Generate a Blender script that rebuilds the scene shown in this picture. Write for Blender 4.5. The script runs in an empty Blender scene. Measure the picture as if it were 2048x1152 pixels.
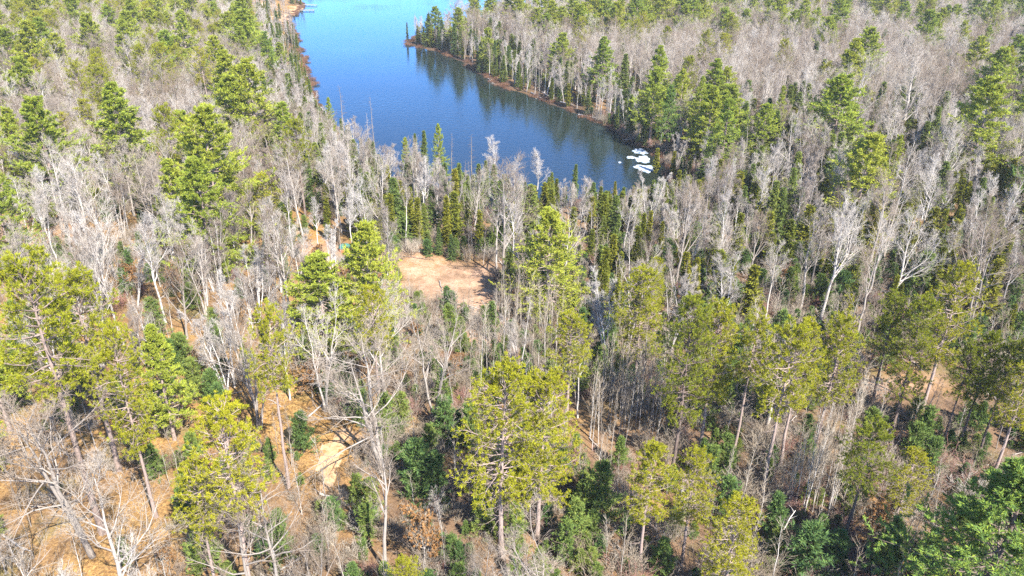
import bpy, math
import numpy as np
from mathutils import Matrix, Vector

R = math.radians
rng = np.random.default_rng(7)
sc = bpy.context.scene
col = sc.collection

# ------------------------------------------------------------------ camera
HAZE = 0.00012
CAM_H, PITCH, ROLL, FPX = 50.0, 26.0, 1.0, 1550.0
cam_d = bpy.data.cameras.new('camera'); cam = bpy.data.objects.new('camera', cam_d); col.objects.link(cam)
cam_d.sensor_width = 36.0; cam_d.lens = FPX / 2048 * 36; cam_d.clip_start = 0.5; cam_d.clip_end = 9000
CAM_M = Matrix.Rotation(R(90 - PITCH), 4, 'X') @ Matrix.Rotation(R(ROLL), 4, 'Z')
cam.matrix_world = Matrix.Translation((0, 0, CAM_H)) @ CAM_M
sc.camera = cam

# ------------------------------------------------------------------ sky, sun, exposure
SUN_EL, SUN_AZ = 46.0, 146.0        # azimuth clockwise from +Y: behind the camera, to its right
w = bpy.data.worlds.new('World'); sc.world = w; w.use_nodes = True
nt = w.node_tree
sky = nt.nodes.new('ShaderNodeTexSky'); sky.sky_type = 'NISHITA'; sky.sun_disc = False
sky.sun_elevation = R(SUN_EL); sky.sun_rotation = R(SUN_AZ); sky.air_density = 0.6; sky.dust_density = 0.0; sky.ozone_density = 6.0
nt.nodes['Background'].inputs[1].default_value = 0.15
nt.links.new(sky.outputs[0], nt.nodes['Background'].inputs[0])
sun_d = bpy.data.lights.new('sun', 'SUN'); sun = bpy.data.objects.new('sun', sun_d); col.objects.link(sun)
sun_d.energy = 5.0; sun_d.angle = R(0.55); sun_d.color = (1.0, 0.965, 0.90)
sdir = Vector((math.sin(R(SUN_AZ)) * math.cos(R(SUN_EL)), math.cos(R(SUN_AZ)) * math.cos(R(SUN_EL)), math.sin(R(SUN_EL))))
sun.rotation_euler = sdir.to_track_quat('Z', 'Y').to_euler()
sc.view_settings.view_transform = 'Standard'; sc.view_settings.look = 'None'
sc.view_settings.gamma = 1.0; sc.view_settings.exposure = 1.84
sc.render.engine = 'CYCLES'
sc.cycles.use_denoising = False
sc.cycles.max_bounces = 5; sc.cycles.diffuse_bounces = 3; sc.cycles.glossy_bounces = 2; sc.cycles.transmission_bounces = 2
sc.cycles.caustics_reflective = False; sc.cycles.caustics_refractive = False
sc.cycles.pixel_filter_type = 'BLACKMAN_HARRIS'; sc.cycles.filter_width = 1.5

# ------------------------------------------------------------------ photo <-> world
M3 = np.array(CAM_M.to_3x3())
def ray(px, py):
    px, py = np.asarray(px, float), np.asarray(py, float)
    v = np.stack([(px - 1024) / FPX, -(py - 576) / FPX, -np.ones_like(px)], -1)
    return v @ M3.T
def proj(p):
    q = (np.asarray(p, float) - np.array([0, 0, CAM_H])) @ M3
    z = np.where(q[..., 2] < -0.1, -q[..., 2], 0.1)
    return np.stack([1024 + FPX * q[..., 0] / z, 576 - FPX * q[..., 1] / z], -1), z
def flat(px, py, z=0.0):
    d = ray(px, py); t = (z - CAM_H) / d[..., 2]
    return np.stack([d[..., 0] * t, d[..., 1] * t], -1)

def vnoise(x, y, s, seed=0):
    x = np.asarray(x, float) / s + seed * 17.3; y = np.asarray(y, float) / s + seed * 9.7
    xi, yi = np.floor(x), np.floor(y); fx, fy = x - xi, y - yi
    fx, fy = fx * fx * (3 - 2 * fx), fy * fy * (3 - 2 * fy)
    h = lambda a, b: np.modf(np.abs(np.sin(a * 127.1 + b * 311.7 + seed * 74.7) * 43758.5453))[0]
    return (h(xi, yi) * (1 - fx) + h(xi + 1, yi) * fx) * (1 - fy) + (h(xi, yi + 1) * (1 - fx) + h(xi + 1, yi + 1) * fx) * fy

LAKE_PX = [(1350, 368), (1330, 335), (1308, 300), (1262, 290), (1235, 268), (1190, 243), (1130, 222), (1060, 195), (1000, 172), (955, 147), (930, 127),
           (880, 106), (830, 94), (813, 88), (818, 80), (850, 70), (900, 58), (960, 40)]
LAKE_LEFT_PX = [(596, 2), (612, 14), (596, 24), (580, 40), (588, 62), (604, 100), (618, 150), (650, 232), (700, 300), (770, 352), (880, 392), (1000, 405), (1120, 412), (1230, 408), (1310, 392)]
lake_poly = np.concatenate([flat(*np.array(LAKE_PX).T), np.array([[120., 640.], [-40., 690.], [-170., 660.]]), flat(*np.array(LAKE_LEFT_PX).T)])
def lake_sd(x, y):          # > 0 on land, metres to the shore
    p = np.stack([np.asarray(x, float), np.asarray(y, float)], -1)
    a, b = lake_poly, np.roll(lake_poly, -1, 0)
    d2 = np.full(p.shape[:-1], 1e18); inside = np.zeros(p.shape[:-1], bool)
    for (ax, ay), (bx, by) in zip(a, b):
        ex, ey = bx - ax, by - ay; wx, wy = p[..., 0] - ax, p[..., 1] - ay
        t = np.clip((wx * ex + wy * ey) / (ex * ex + ey * ey), 0, 1)
        d2 = np.minimum(d2, (wx - ex * t) ** 2 + (wy - ey * t) ** 2)
        c = ((ay > p[..., 1]) != (by > p[..., 1])) & (p[..., 0] < (bx - ax) * (p[..., 1] - ay) / (by - ay + 1e-12) + ax)
        inside ^= c
    return np.where(inside, -1, 1) * np.sqrt(d2)
def ground_z(x, y):
    s = lake_sd(x, y) + (vnoise(x, y, 3.1, 4) - .5) * 2.2 + (vnoise(x, y, 9, 5) - .5) * 2.5
    bank = np.where(s > 0, 0.75 * (1 - np.exp(-s / 2.5)) + 1.6 * (1 - np.exp(-s / 45)), np.maximum(s * .35, -2.5))
    n = (vnoise(x, y, 31, 1) - .5) * 1.6 + (vnoise(x, y, 11, 2) - .5) * .7 + (vnoise(x, y, 3.7, 3) - .5) * .16
    return bank + n * np.clip((s - 1) / 10, 0, 1)
def at(px, py):
    z = 1.8
    for _ in range(4):
        p = flat(px, py, z); z = float(ground_z(p[0], p[1]))
    return np.array([p[0], p[1], z])

# ------------------------------------------------------------------ materials
def new_mat(name):
    m = bpy.data.materials.new(name); m.use_nodes = True
    n = m.node_tree.nodes; n.clear()
    out = n.new('ShaderNodeOutputMaterial')
    return m, n, m.node_tree.links, out
def ramp(n, stops):
    r = n.new('ShaderNodeValToRGB'); e = r.color_ramp.elements
    e[0].position, e[0].color = stops[0][0], (*stops[0][1], 1)
    e[1].position, e[1].color = stops[-1][0], (*stops[-1][1], 1)
    for p, c in stops[1:-1]:
        k = e.new(p); k.color = (*c, 1)
    return r
def math_node(n, l, op, a, b):
    m = n.new('ShaderNodeMath'); m.operation = op
    for i, v in enumerate((a, b)):
        if isinstance(v, (int, float)): m.inputs[i].default_value = v
        else: l.new(v, m.inputs[i])
    return m.outputs[0]
def mixc(n, l, fac, a, b):
    m = n.new('ShaderNodeMix'); m.data_type = 'RGBA'
    for i, v in ((0, fac), (6, a), (7, b)):
        if isinstance(v, (int, float)): m.inputs[i].default_value = v
        elif isinstance(v, tuple): m.inputs[i].default_value = (*v, 1)
        else: l.new(v, m.inputs[i])
    return m.outputs[2]

def own_tint(n, l):
    oi = n.new('ShaderNodeObjectInfo'); sp = n.new('ShaderNodeSeparateColor'); l.new(oi.outputs['Color'], sp.inputs[0])
    m = n.new('ShaderNodeMix'); l.new(sp.outputs[1], m.inputs[0]); l.new(sp.outputs[0], m.inputs[2]); l.new(oi.outputs['Random'], m.inputs[3])
    return m.outputs[0]
def leaf_mat(name, stops, spread=.30, transl=.35, isl=.45):
    """foliage: colour differs from tree to tree and a little from needle tuft to needle tuft"""
    m, n, l, out = new_mat(name)
    ge = n.new('ShaderNodeNewGeometry')
    a = math_node(n, l, 'MULTIPLY', own_tint(n, l), 1 - isl)
    b = math_node(n, l, 'MULTIPLY', ge.outputs['Random Per Island'], isl)
    r = ramp(n, stops); l.new(math_node(n, l, 'ADD', a, b), r.inputs[0])
    d = n.new('ShaderNodeBsdfDiffuse'); t = n.new('ShaderNodeBsdfTranslucent'); mx = n.new('ShaderNodeMixShader')
    mx.inputs[0].default_value = transl
    l.new(r.outputs[0], d.inputs[0]); l.new(r.outputs[0], t.inputs[0]); l.new(d.outputs[0], mx.inputs[1]); l.new(t.outputs[0], mx.inputs[2])
    l.new(mx.outputs[0], out.inputs[0])
    return m
def bark_mat(name, stops, scale=6.0, zs=.25, tint=.5, detail=3):
    m, n, l, out = new_mat(name)
    tc = n.new('ShaderNodeTexCoord'); mp = n.new('ShaderNodeMapping'); mp.inputs['Scale'].default_value = (1, 1, zs)
    l.new(tc.outputs['Object'], mp.inputs[0])
    nz = n.new('ShaderNodeTexNoise'); nz.inputs['Scale'].default_value = scale; nz.inputs['Detail'].default_value = detail
    l.new(mp.outputs[0], nz.inputs['Vector'])
    s = math_node(n, l, 'ADD', math_node(n, l, 'MULTIPLY', own_tint(n, l), tint), math_node(n, l, 'MULTIPLY', nz.outputs[0], 1 - tint))
    r = ramp(n, stops); l.new(s, r.inputs[0])
    d = n.new('ShaderNodeBsdfDiffuse'); l.new(r.outputs[0], d.inputs[0]); l.new(d.outputs[0], out.inputs[0])
    return m
MAT = {}
MAT['needles_white'] = leaf_mat('white_pine_needles', [(.0, (.095, .170, .070)), (.3, (.165, .245, .045)), (.65, (.270, .305, .038)), (1, (.365, .345, .045))], transl=.28)
MAT['needles_red'] = leaf_mat('red_pine_needles', [(.0, (.130, .160, .022)), (.4, (.215, .230, .020)), (.75, (.310, .295, .020)), (1, (.380, .335, .024))], isl=.5, transl=.28)
MAT['needles_spruce'] = leaf_mat('spruce_needles', [(.0, (.080, .130, .046)), (.5, (.145, .190, .046)), (1, (.230, .245, .050))], transl=.28)
MAT['needles_cedar'] = leaf_mat('cedar_sprays', [(.0, (.095, .125, .025)), (.5, (.165, .178, .025)), (.8, (.240, .228, .028)), (1, (.29, .245, .04))], transl=.28)
MAT['needles_young'] = leaf_mat('young_pine_needles', [(.0, (.065, .125, .050)), (.4, (.115, .180, .050)), (.7, (.175, .225, .050)), (1, (.240, .250, .055))], transl=.28)
MAT['oak_leaves'] = leaf_mat('withered_oak_leaves', [(.0, (.15, .07, .028)), (.5, (.25, .13, .05)), (1, (.36, .21, .095))], isl=.7)
MAT['bark_grey'] = bark_mat('grey_bark', [(.2, (.19, .16, .135)), (.5, (.31, .27, .235)), (.8, (.41, .37, .33))])
MAT['bark_oak'] = bark_mat('oak_bark', [(.2, (.15, .128, .108)), (.5, (.27, .235, .205)), (.8, (.38, .34, .305))])
MAT['bark_birch'] = bark_mat('birch_bark', [(.22, (.14, .12, .105)), (.36, (.38, .345, .315)), (.8, (.56, .525, .49))], scale=5, zs=1.6, tint=.35)
MAT['bark_pine'] = bark_mat('pine_bark', [(.2, (.10, .075, .063)), (.5, (.22, .165, .14)), (.85, (.34, .26, .225))], scale=9, zs=.4)
MAT['bark_dark'] = bark_mat('dark_bark', [(.2, (.07, .055, .048)), (.8, (.16, .13, .115))])
MAT['twig_grey'] = bark_mat('grey_twigs', [(.1, (.155, .113, .080)), (.35, (.225, .178, .138)), (.6, (.29, .248, .205)), (.9, (.385, .345, .30))], scale=.35, zs=1, tint=.75, detail=1)
MAT['twig_birch'] = bark_mat('birch_twigs', [(.1, (.175, .138, .112)), (.5, (.265, .228, .198)), (.9, (.37, .34, .31))], scale=.35, zs=1, tint=.75, detail=1)
MAT['twig_brush'] = bark_mat('brush_twigs', [(.1, (.175, .135, .095)), (.5, (.265, .215, .16)), (.9, (.36, .31, .245))], scale=.6, zs=1, tint=.75, detail=1)
MAT['twig_red'] = bark_mat('reddish_twigs', [(.1, (.20, .095, .075)), (.9, (.30, .18, .15))], scale=.6, zs=1, tint=.6, detail=1)
MAT['reed'] = leaf_mat('dry_reeds', [(0, (.34, .22, .12)), (1, (.50, .36, .20))], isl=.6, transl=.2)
MAT['russet'] = leaf_mat('russet_shore_grass', [(0, (.09, .05, .035)), (.6, (.18, .095, .06)), (1, (.28, .17, .10))], isl=.6, transl=.2)

# ground: leaf litter, with sand where the attribute says so
def ground_material():
    m, n, l, out = new_mat('leaf_litter')
    tc = n.new('ShaderNodeTexCoord')
    def noise(scale, det=4, rough=.6, dist=0):
        k = n.new('ShaderNodeTexNoise'); k.inputs['Scale'].default_value = scale; k.inputs['Detail'].default_value = det
        k.inputs['Roughness'].default_value = rough; k.inputs['Distortion'].default_value = dist
        l.new(tc.outputs['Object'], k.inputs['Vector']); return k.outputs[0]
    vor = n.new('ShaderNodeTexVoronoi'); vor.inputs['Scale'].default_value = 7; l.new(tc.outputs['Object'], vor.inputs['Vector'])
    sepv = n.new('ShaderNodeSeparateColor'); l.new(vor.outputs['Color'], sepv.inputs[0])
    litter = ramp(n, [(.12, (.085, .044, .020)), (.36, (.21, .113, .038)), (.6, (.34, .195, .064)), (.85, (.46, .295, .12))])
    f = math_node(n, l, 'ADD', math_node(n, l, 'MULTIPLY', sepv.outputs[0], .45), math_node(n, l, 'MULTIPLY', noise(.5, 5), .55))
    l.new(f, litter.inputs[0])
    big = ramp(n, [(.40, (0, 0, 0)), (.58, (1, 1, 1))]); l.new(noise(.07, 4), big.inputs[0])
    brown = ramp(n, [(.2, (.085, .050, .030)), (.8, (.215, .140, .085))]); l.new(noise(1.2, 5, .7), brown.inputs[0])
    at_b = n.new('ShaderNodeAttribute'); at_b.attribute_name = 'brown'
    bf = n.new('ShaderNodeClamp'); l.new(math_node(n, l, 'ADD', math_node(n, l, 'MULTIPLY', big.outputs[0], .7), at_b.outputs['Fac']), bf.inputs[0])
    c = mixc(n, l, bf.outputs[0], litter.outputs[0], brown.outputs[0])
    # mossy ground cover patches
    g = ramp(n, [(.55, (0, 0, 0)), (.68, (1, 1, 1))]); l.new(noise(.16, 5, .65), g.inputs[0])
    at_g = n.new('ShaderNodeAttribute'); at_g.attribute_name = 'green'
    c = mixc(n, l, math_node(n, l, 'MULTIPLY', g.outputs[0], at_g.outputs['Fac']), c, (.13, .125, .045))
    at_p = n.new('ShaderNodeAttribute'); at_p.attribute_name = 'pale'
    palec = ramp(n, [(.15, (.20, .105, .058)), (.42, (.33, .197, .120)), (.62, (.41, .267, .176)), (.85, (.48, .338, .24))]); l.new(math_node(n, l, 'ADD', math_node(n, l, 'MULTIPLY', noise(.9, 6, .7), .7), math_node(n, l, 'MULTIPLY', sepv.outputs[1], .3)), palec.inputs[0])
    dr = ramp(n, [(.42, (1, 1, 1)), (.60, (.25, .25, .25))]); l.new(noise(.33, 6, .72, .6), dr.inputs[0])
    c = mixc(n, l, math_node(n, l, 'MULTIPLY', at_p.outputs['Fac'], dr.outputs[0]), c, palec.outputs[0])
    at_m = n.new('ShaderNodeAttribute'); at_m.attribute_name = 'wet'
    c = mixc(n, l, at_m.outputs['Fac'], c, (.07, .048, .034))
    bs = n.new('ShaderNodeBsdfDiffuse'); l.new(c, bs.inputs[0])
    bp = n.new('ShaderNodeBump'); bp.inputs['Strength'].default_value = .8; bp.inputs['Distance'].default_value = .12
    l.new(math_node(n, l, 'ADD', sepv.outputs[0], noise(3, 5, .7)), bp.inputs['Height']); l.new(bp.outputs[0], bs.inputs['Normal'])
    l.new(bs.outputs[0], out.inputs[0])
    return m
MAT['ground'] = ground_material()
def sand_material(name, stops, scale=1.5):
    m, n, l, out = new_mat(name)
    tc = n.new('ShaderNodeTexCoord'); k = n.new('ShaderNodeTexNoise'); k.inputs['Scale'].default_value = scale; k.inputs['Detail'].default_value = 8; k.inputs['Roughness'].default_value = .7
    l.new(tc.outputs['Object'], k.inputs['Vector'])
    r = ramp(n, stops); l.new(k.outputs[0], r.inputs[0])
    bs = n.new('ShaderNodeBsdfDiffuse'); l.new(r.outputs[0], bs.inputs[0])
    bp = n.new('ShaderNodeBump'); bp.inputs['Strength'].default_value = .5; bp.inputs['Distance'].default_value = .08
    l.new(k.outputs[0], bp.inputs['Height']); l.new(bp.outputs[0], bs.inputs['Normal']); l.new(bs.outputs[0], out.inputs[0])
    return m
MAT['sand'] = sand_material('sand', [(.3, (.25, .13, .055)), (.45, (.36, .215, .11)), (.6, (.44, .29, .165)), (.75, (.50, .36, .23))])
MAT['ice'] = sand_material('rotten_ice', [(.32, (.10, .17, .24)), (.44, (.26, .32, .37)), (.54, (.42, .45, .48)), (.70, (.50, .52, .54))], scale=.9)
def water_material():
    m, n, l, out = new_mat('lake_water')
    tc = n.new('ShaderNodeTexCoord')
    df = n.new('ShaderNodeBsdfDiffuse'); df.inputs[0].default_value = (.012, .016, .012, 1)
    gl = n.new('ShaderNodeBsdfGlossy'); gl.inputs['Color'].default_value = (.42, .74, 1, 1); gl.inputs['Roughness'].default_value = .09
    fr = n.new('ShaderNodeFresnel'); fr.inputs['IOR'].default_value = 1.33; mx = n.new('ShaderNodeMixShader')
    l.new(fr.outputs[0], mx.inputs[0]); l.new(df.outputs[0], mx.inputs[1]); l.new(gl.outputs[0], mx.inputs[2])
    a = n.new('ShaderNodeTexNoise'); a.inputs['Scale'].default_value = .9; a.inputs['Detail'].default_value = 3
    b = n.new('ShaderNodeTexNoise'); b.inputs['Scale'].default_value = .018; b.inputs['Detail'].default_value = 3
    l.new(tc.outputs['Object'], a.inputs['Vector']); l.new(tc.outputs['Object'], b.inputs['Vector'])
    bp = n.new('ShaderNodeBump'); bp.inputs['Distance'].default_value = .25
    rm = ramp(n, [(.42, (.05, .05, .05)), (.70, (.34, .34, .34))]); l.new(b.outputs[0], rm.inputs[0])
    l.new(math_node(n, l, 'MULTIPLY', rm.outputs[0], 1.0), bp.inputs['Strength']); l.new(a.outputs[0], bp.inputs['Height'])
    l.new(bp.outputs[0], gl.inputs['Normal']); l.new(bp.outputs[0], fr.inputs['Normal']); l.new(mx.outputs[0], out.inputs[0])
    return m
MAT['water'] = water_material()

# ------------------------------------------------------------------ mesh helpers
class MB:
    def __init__(self): self.v, self.f3, self.f4, self.n = [], [], [], 0
    def add(self, v, f3=None, f4=None):
        v = np.asarray(v, np.float32).reshape(-1, 3)
        if f3 is not None and len(f3): self.f3.append(np.asarray(f3, np.int64).reshape(-1, 3) + self.n)
        if f4 is not None and len(f4): self.f4.append(np.asarray(f4, np.int64).reshape(-1, 4) + self.n)
        self.v.append(v); self.n += len(v)
    def mesh(self, name, mat, smooth=False):
        v = np.concatenate(self.v) if self.v else np.zeros((0, 3), np.float32)
        f3 = np.concatenate(self.f3) if self.f3 else np.zeros((0, 3), np.int64)
        f4 = np.concatenate(self.f4) if self.f4 else np.zeros((0, 4), np.int64)
        me = bpy.data.meshes.new(name)
        me.vertices.add(len(v)); me.vertices.foreach_set('co', v.ravel())
        nl = f3.size + f4.size
        me.loops.add(nl); me.loops.foreach_set('vertex_index', np.concatenate([f3.ravel(), f4.ravel()]).astype(np.int32))
        np_ = len(f3) + len(f4); me.polygons.add(np_)
        ls = np.concatenate([np.arange(len(f3)) * 3, f3.size + np.arange(len(f4)) * 4]).astype(np.int32)
        me.polygons.foreach_set('loop_start', ls)
        me.update(calc_edges=True); me.validate()
        if smooth: me.polygons.foreach_set('use_smooth', np.ones(np_, bool))
        if mat is not None: me.materials.append(mat)
        return me
def unit(v): return v / (np.linalg.norm(v, axis=-1, keepdims=True) + 1e-9)
def tube(mb, P, Rr, S=5):
    """tapered tubes along polylines P (N,K,3) with radii (N,K)"""
    P = np.asarray(P, float); N, K, _ = P.shape
    if N == 0: return
    t = unit(P[:, -1] - P[:, 0])
    ref = np.where(np.abs(t[:, 2:3]) > .8, np.array([[1., 0, 0]]), np.array([[0, 0, 1.]]))
    u = unit(np.cross(ref, t)); v = np.cross(t, u)
    a = np.arange(S) / S * 2 * np.pi
    ring = (np.cos(a)[None, None, :, None] * u[:, None, None, :] + np.sin(a)[None, None, :, None] * v[:, None, None, :]) * Rr[:, :, None, None]
    V = (P[:, :, None, :] + ring).reshape(-1, 3)
    base = (np.arange(N) * K * S)[:, None, None]; k = (np.arange(K - 1) * S)[None, :, None]; i = np.arange(S)[None, None, :]; j = (i + 1) % S
    q = np.stack([base + k + i, base + k + j, base + k + S + j, base + k + S + i], -1)
    mb.add(V, f4=q)
def cones(mb, A, B, r):
    """three-sided twigs from A to a point at B"""
    N = len(A)
    if N == 0: return
    t = unit(B - A); ref = np.where(np.abs(t[:, 2:3]) > .8, np.array([[1., 0, 0]]), np.array([[0, 0, 1.]]))
    u = unit(np.cross(ref, t)); v = np.cross(t, u)
    a = np.arange(3) / 3 * 2 * np.pi
    ring = A[:, None, :] + (np.cos(a)[None, :, None] * u[:, None] + np.sin(a)[None, :, None] * v[:, None]) * np.asarray(r).reshape(-1, 1, 1)
    V = np.concatenate([ring, B[:, None, :]], 1).reshape(-1, 3)
    b = (np.arange(N) * 4)[:, None]
    f = np.concatenate([b + np.array([[0, 1, 3]]), b + np.array([[1, 2, 3]]), b + np.array([[2, 0, 3]])], 0)
    mb.add(V, f3=f)
def grow(g, start, d, L, K=4, up=.2, wob=.12):
    N = len(start); P = np.zeros((N, K, 3)); P[:, 0] = start; d = unit(d)
    for k in range(1, K):
        d = unit(d + np.array([0, 0, 1.]) * (up / (K - 1)) + g.normal(0, wob, (N, 3)))
        P[:, k] = P[:, k - 1] + d * (L / (K - 1))[:, None]
    return P
def along(P, Rr, idx, t):
    K = P.shape[1]; s = np.clip(t, 0, .9999) * (K - 1); k = s.astype(int); f = (s - k)[:, None]
    a, b = P[idx, k], P[idx, k + 1]
    return a * (1 - f) + b * f, unit(b - a), Rr[idx, k] * (1 - f[:, 0]) + Rr[idx, k + 1] * f[:, 0]
def fork(g, P, Rr, n, t0, t1, ang, asd, flatness=0.0):
    N = len(P); idx = np.repeat(np.arange(N), n)
    t = t0 + (t1 - t0) * ((np.tile(np.arange(n), N) + g.random(N * n)) / n)
    pos, tan, r = along(P, Rr, idx, t)
    rv = g.normal(0, 1, (N * n, 3)); rv[:, 2] *= (1 - flatness)
    per = unit(rv - (rv * tan).sum(1, keepdims=True) * tan)
    a = np.radians(g.normal(ang, asd, N * n))[:, None]
    return idx, t, pos, np.cos(a) * tan + np.sin(a) * per, r
def taper(N, K, r0, r1):
    s = np.linspace(0, 1, K)[None, :]
    return np.asarray(r0).reshape(-1, 1) * (1 - s) + np.asarray(r1).reshape(-1, 1) * s * np.ones((N, 1))
def blades(mb, g, C, D, n, L, Wd, spread, upb=0.0, level=0.0):
    """needle tufts: n slim triangles fanning out from each C about direction D"""
    N = len(C)
    if N == 0: return
    c = np.repeat(C, n, 0); d = np.repeat(unit(D), n, 0)
    d = unit(d + g.normal(0, spread, (N * n, 3)) + np.array([0, 0, upb]))
    ln = L * g.uniform(.65, 1.25, (N * n, 1)); s = unit(np.cross(d, g.normal(0, 1, (N * n, 3)) + np.array([0, 0, level]))) * (Wd * g.uniform(.7, 1.3, (N * n, 1)))
    c = c + g.normal(0, L * .12, (N * n, 3))
    mid = c + d * ln * .45
    V = np.stack([c, mid + s, c + d * ln, mid - s], 1).reshape(-1, 3)
    b = (np.arange(N * n) * 4)[:, None]
    mb.add(V, f4=b + np.array([[0, 1, 2, 3]]))

def stem(g, h, r, K=9, wob=.012, lean=0.0):
    z = np.linspace(0, h, K); a = g.uniform(0, 6.28)
    x = np.cumsum(g.normal(0, wob * h / K * 2.2, K)) + lean * z * math.cos(a); y = np.cumsum(g.normal(0, wob * h / K * 2.2, K)) + lean * z * math.sin(a)
    x -= x[0]; y -= y[0]
    P = np.stack([x, y, z], 1)[None]; P[0, 0, 2] = -.5
    s = np.linspace(0, 1, K); rr = r * ((1 - s) ** .8 * .94 + .06); rr[0] *= 1.35
    return P, rr[None]

# ------------------------------------------------------------------ tree makers: each returns (trunk mesh, crown mesh, height) at true size
def make_white_pine(seed, h=20., wide=4.2, z0=.22, dens=1.0, mat='needles_white', fine=1.0):
    g = np.random.default_rng(seed); tr, cr = MB(), MB()
    P, rr = stem(g, h, h * .0145); tube(tr, P, rr, 7)
    zs = np.arange(z0 * h, h * .985, .92 * h / 20) ; S, D, L = [], [], []
    for z in zs:
        t = (z / h - z0) / (1 - z0); n = g.integers(5, 8)
        prof = wide * 1.22 * min(1, .62 + t * 3.2) * (1 - t) ** .84 + .30
        az = g.uniform(0, 6.28) + np.arange(n) / n * 6.28 + g.normal(0, .3, n)
        el = np.radians(-9 + 42 * t ** 1.6 + g.normal(0, 6, n))
        p, _, _ = along(P, rr, np.zeros(n, int), np.full(n, z / h))
        S.append(p); D.append(np.stack([np.cos(az) * np.cos(el), np.sin(az) * np.cos(el), np.sin(el)], 1)); L.append(prof * g.choice([.5, .8, .95, 1.0, 1.2], n) * g.uniform(.85, 1.1, n))
    S, D, L = map(np.concatenate, (S, D, L))
    B = grow(g, S, D, L, 5, up=.32, wob=.07); br = taper(len(B), 5, .018 + .011 * L, .008); tube(tr, B, br, 4)
    n2 = 9
    idx, t, pos, d, r = fork(g, B, br, n2, .22, 1.0, 48, 12, .88)
    l2 = L[idx] * (.42 - .22 * t) * g.uniform(.7, 1.2, len(t)) + .12
    B2 = grow(g, pos, d, l2, 3, up=.25, wob=.1); r2 = taper(len(B2), 3, np.full(len(B2), .012), .005); tube(tr, B2, r2, 3)
    k = max(3, int(round(6 * dens)))
    idx2, t2, pos2, d2, _ = fork(g, B2, r2, k, .15, 1.0, 35, 15, .7)
    blades(cr, g, pos2, d2, 5 if fine == 1 else 7, .40 * fine ** .5, .050 * fine, .42, .14, 1.6)
    _, _, pos3, d3, _ = fork(g, B, br, 6, .45, 1.0, 25, 12, .3)
    blades(cr, g, pos3, d3, 6, .42, .050, .42, .28, 1.2)
    top = P[0, -1][None] ; blades(cr, g, np.repeat(top, 6, 0) - np.array([[0, 0, .25]]) * np.arange(6)[:, None], np.repeat([[0, 0, 1.]], 6, 0), 6, .4, .04, .5)
    return tr.mesh('white_pine_trunk', MAT['bark_pine'], True), cr.mesh('white_pine_crown', MAT[mat]), h

def make_red_pine(seed, h=20., wide=2.9, z0=.42, dens=1.0):
    g = np.random.default_rng(seed); tr, cr = MB(), MB()
    P, rr = stem(g, h, h * .0125, wob=.014); tube(tr, P, rr, 7)
    zs = np.arange(z0 * h, h * .985, .52); S, D, L = [], [], []
    for z in zs:
        t = (z / h - z0) / (1 - z0); n = g.integers(4, 7)
        prof = wide * 1.1 * (math.sin(math.pi * (.18 + .76 * t)) ** .7)
        az = g.uniform(0, 6.28) + np.arange(n) / n * 6.28 + g.normal(0, .35, n)
        el = np.radians(-8 + 50 * t ** 1.3 + g.normal(0, 10, n))
        p, _, _ = along(P, rr, np.zeros(n, int), np.full(n, z / h))
        S.append(p); D.append(np.stack([np.cos(az) * np.cos(el), np.sin(az) * np.cos(el), np.sin(el)], 1)); L.append(prof * g.choice([.55, .8, 1.0, 1.15], n))
    S, D, L = map(np.concatenate, (S, D, L))
    B = grow(g, S, D, L, 5, up=.35, wob=.19); br = taper(len(B), 5, .025 + .011 * L, .012); tube(tr, B, br, 4)
    idx, t, pos, d, r = fork(g, B, br, 8, .32, 1.0, 45, 14, .35)
    l2 = L[idx] * (.45 - .2 * t) * g.uniform(.6, 1.2, len(t)) + .1
    B2 = grow(g, pos, d, l2, 3, up=.4, wob=.12); r2 = taper(len(B2), 3, np.full(len(B2), .018), .010); tube(tr, B2, r2, 3)
    ends = np.concatenate([B2[:, -1], B[:, -1]]); dirs = np.concatenate([B2[:, -1] - B2[:, -2], B[:, -1] - B[:, -2]])
    m = g.random(len(ends)) < .93 * dens
    blades(cr, g, ends[m], dirs[m], 20, .28, .022, .75, .35)
    idx2, _, pos2, d2, _ = fork(g, B2, r2, 2, .45, .95, 40, 15, .2)
    m = g.random(len(pos2)) < .62 * dens
    blades(cr, g, pos2[m], d2[m], 13, .25, .021, .7, .45)
    blades(cr, g, np.repeat(P[0, -1][None], 4, 0) - np.array([[0, 0, .3]]) * np.arange(4)[:, None], np.repeat([[0, 0, 1.]], 4, 0), 14, .32, .034, .6)
    # dead snags of branches below the crown
    nd = 26; tt = g.uniform(z0 * .45, z0 * 1.15, nd); p, _, _ = along(P, rr, np.zeros(nd, int), tt); az = g.uniform(0, 6.28, nd); el = np.radians(g.normal(-4, 12, nd))
    dd = np.stack([np.cos(az) * np.cos(el), np.sin(az) * np.cos(el), np.sin(el)], 1); Ld = g.uniform(.5, 2.3, nd) * wide / 2.9
    Bd = grow(g, p, dd, Ld, 4, up=.05, wob=.12); rd = taper(nd, 4, np.full(nd, .024), .008); tube(tr, Bd, rd, 3)
    _, _, pp, dq, _ = fork(g, Bd, rd, 4, .3, 1, 45, 12); cones(tr, pp, pp + dq * g.uniform(.25, .7, (len(pp), 1)), np.full(len(pp), .010))
    return tr.mesh('red_pine_trunk', MAT['bark_pine'], True), cr.mesh('red_pine_crown', MAT['needles_red']), h

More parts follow.
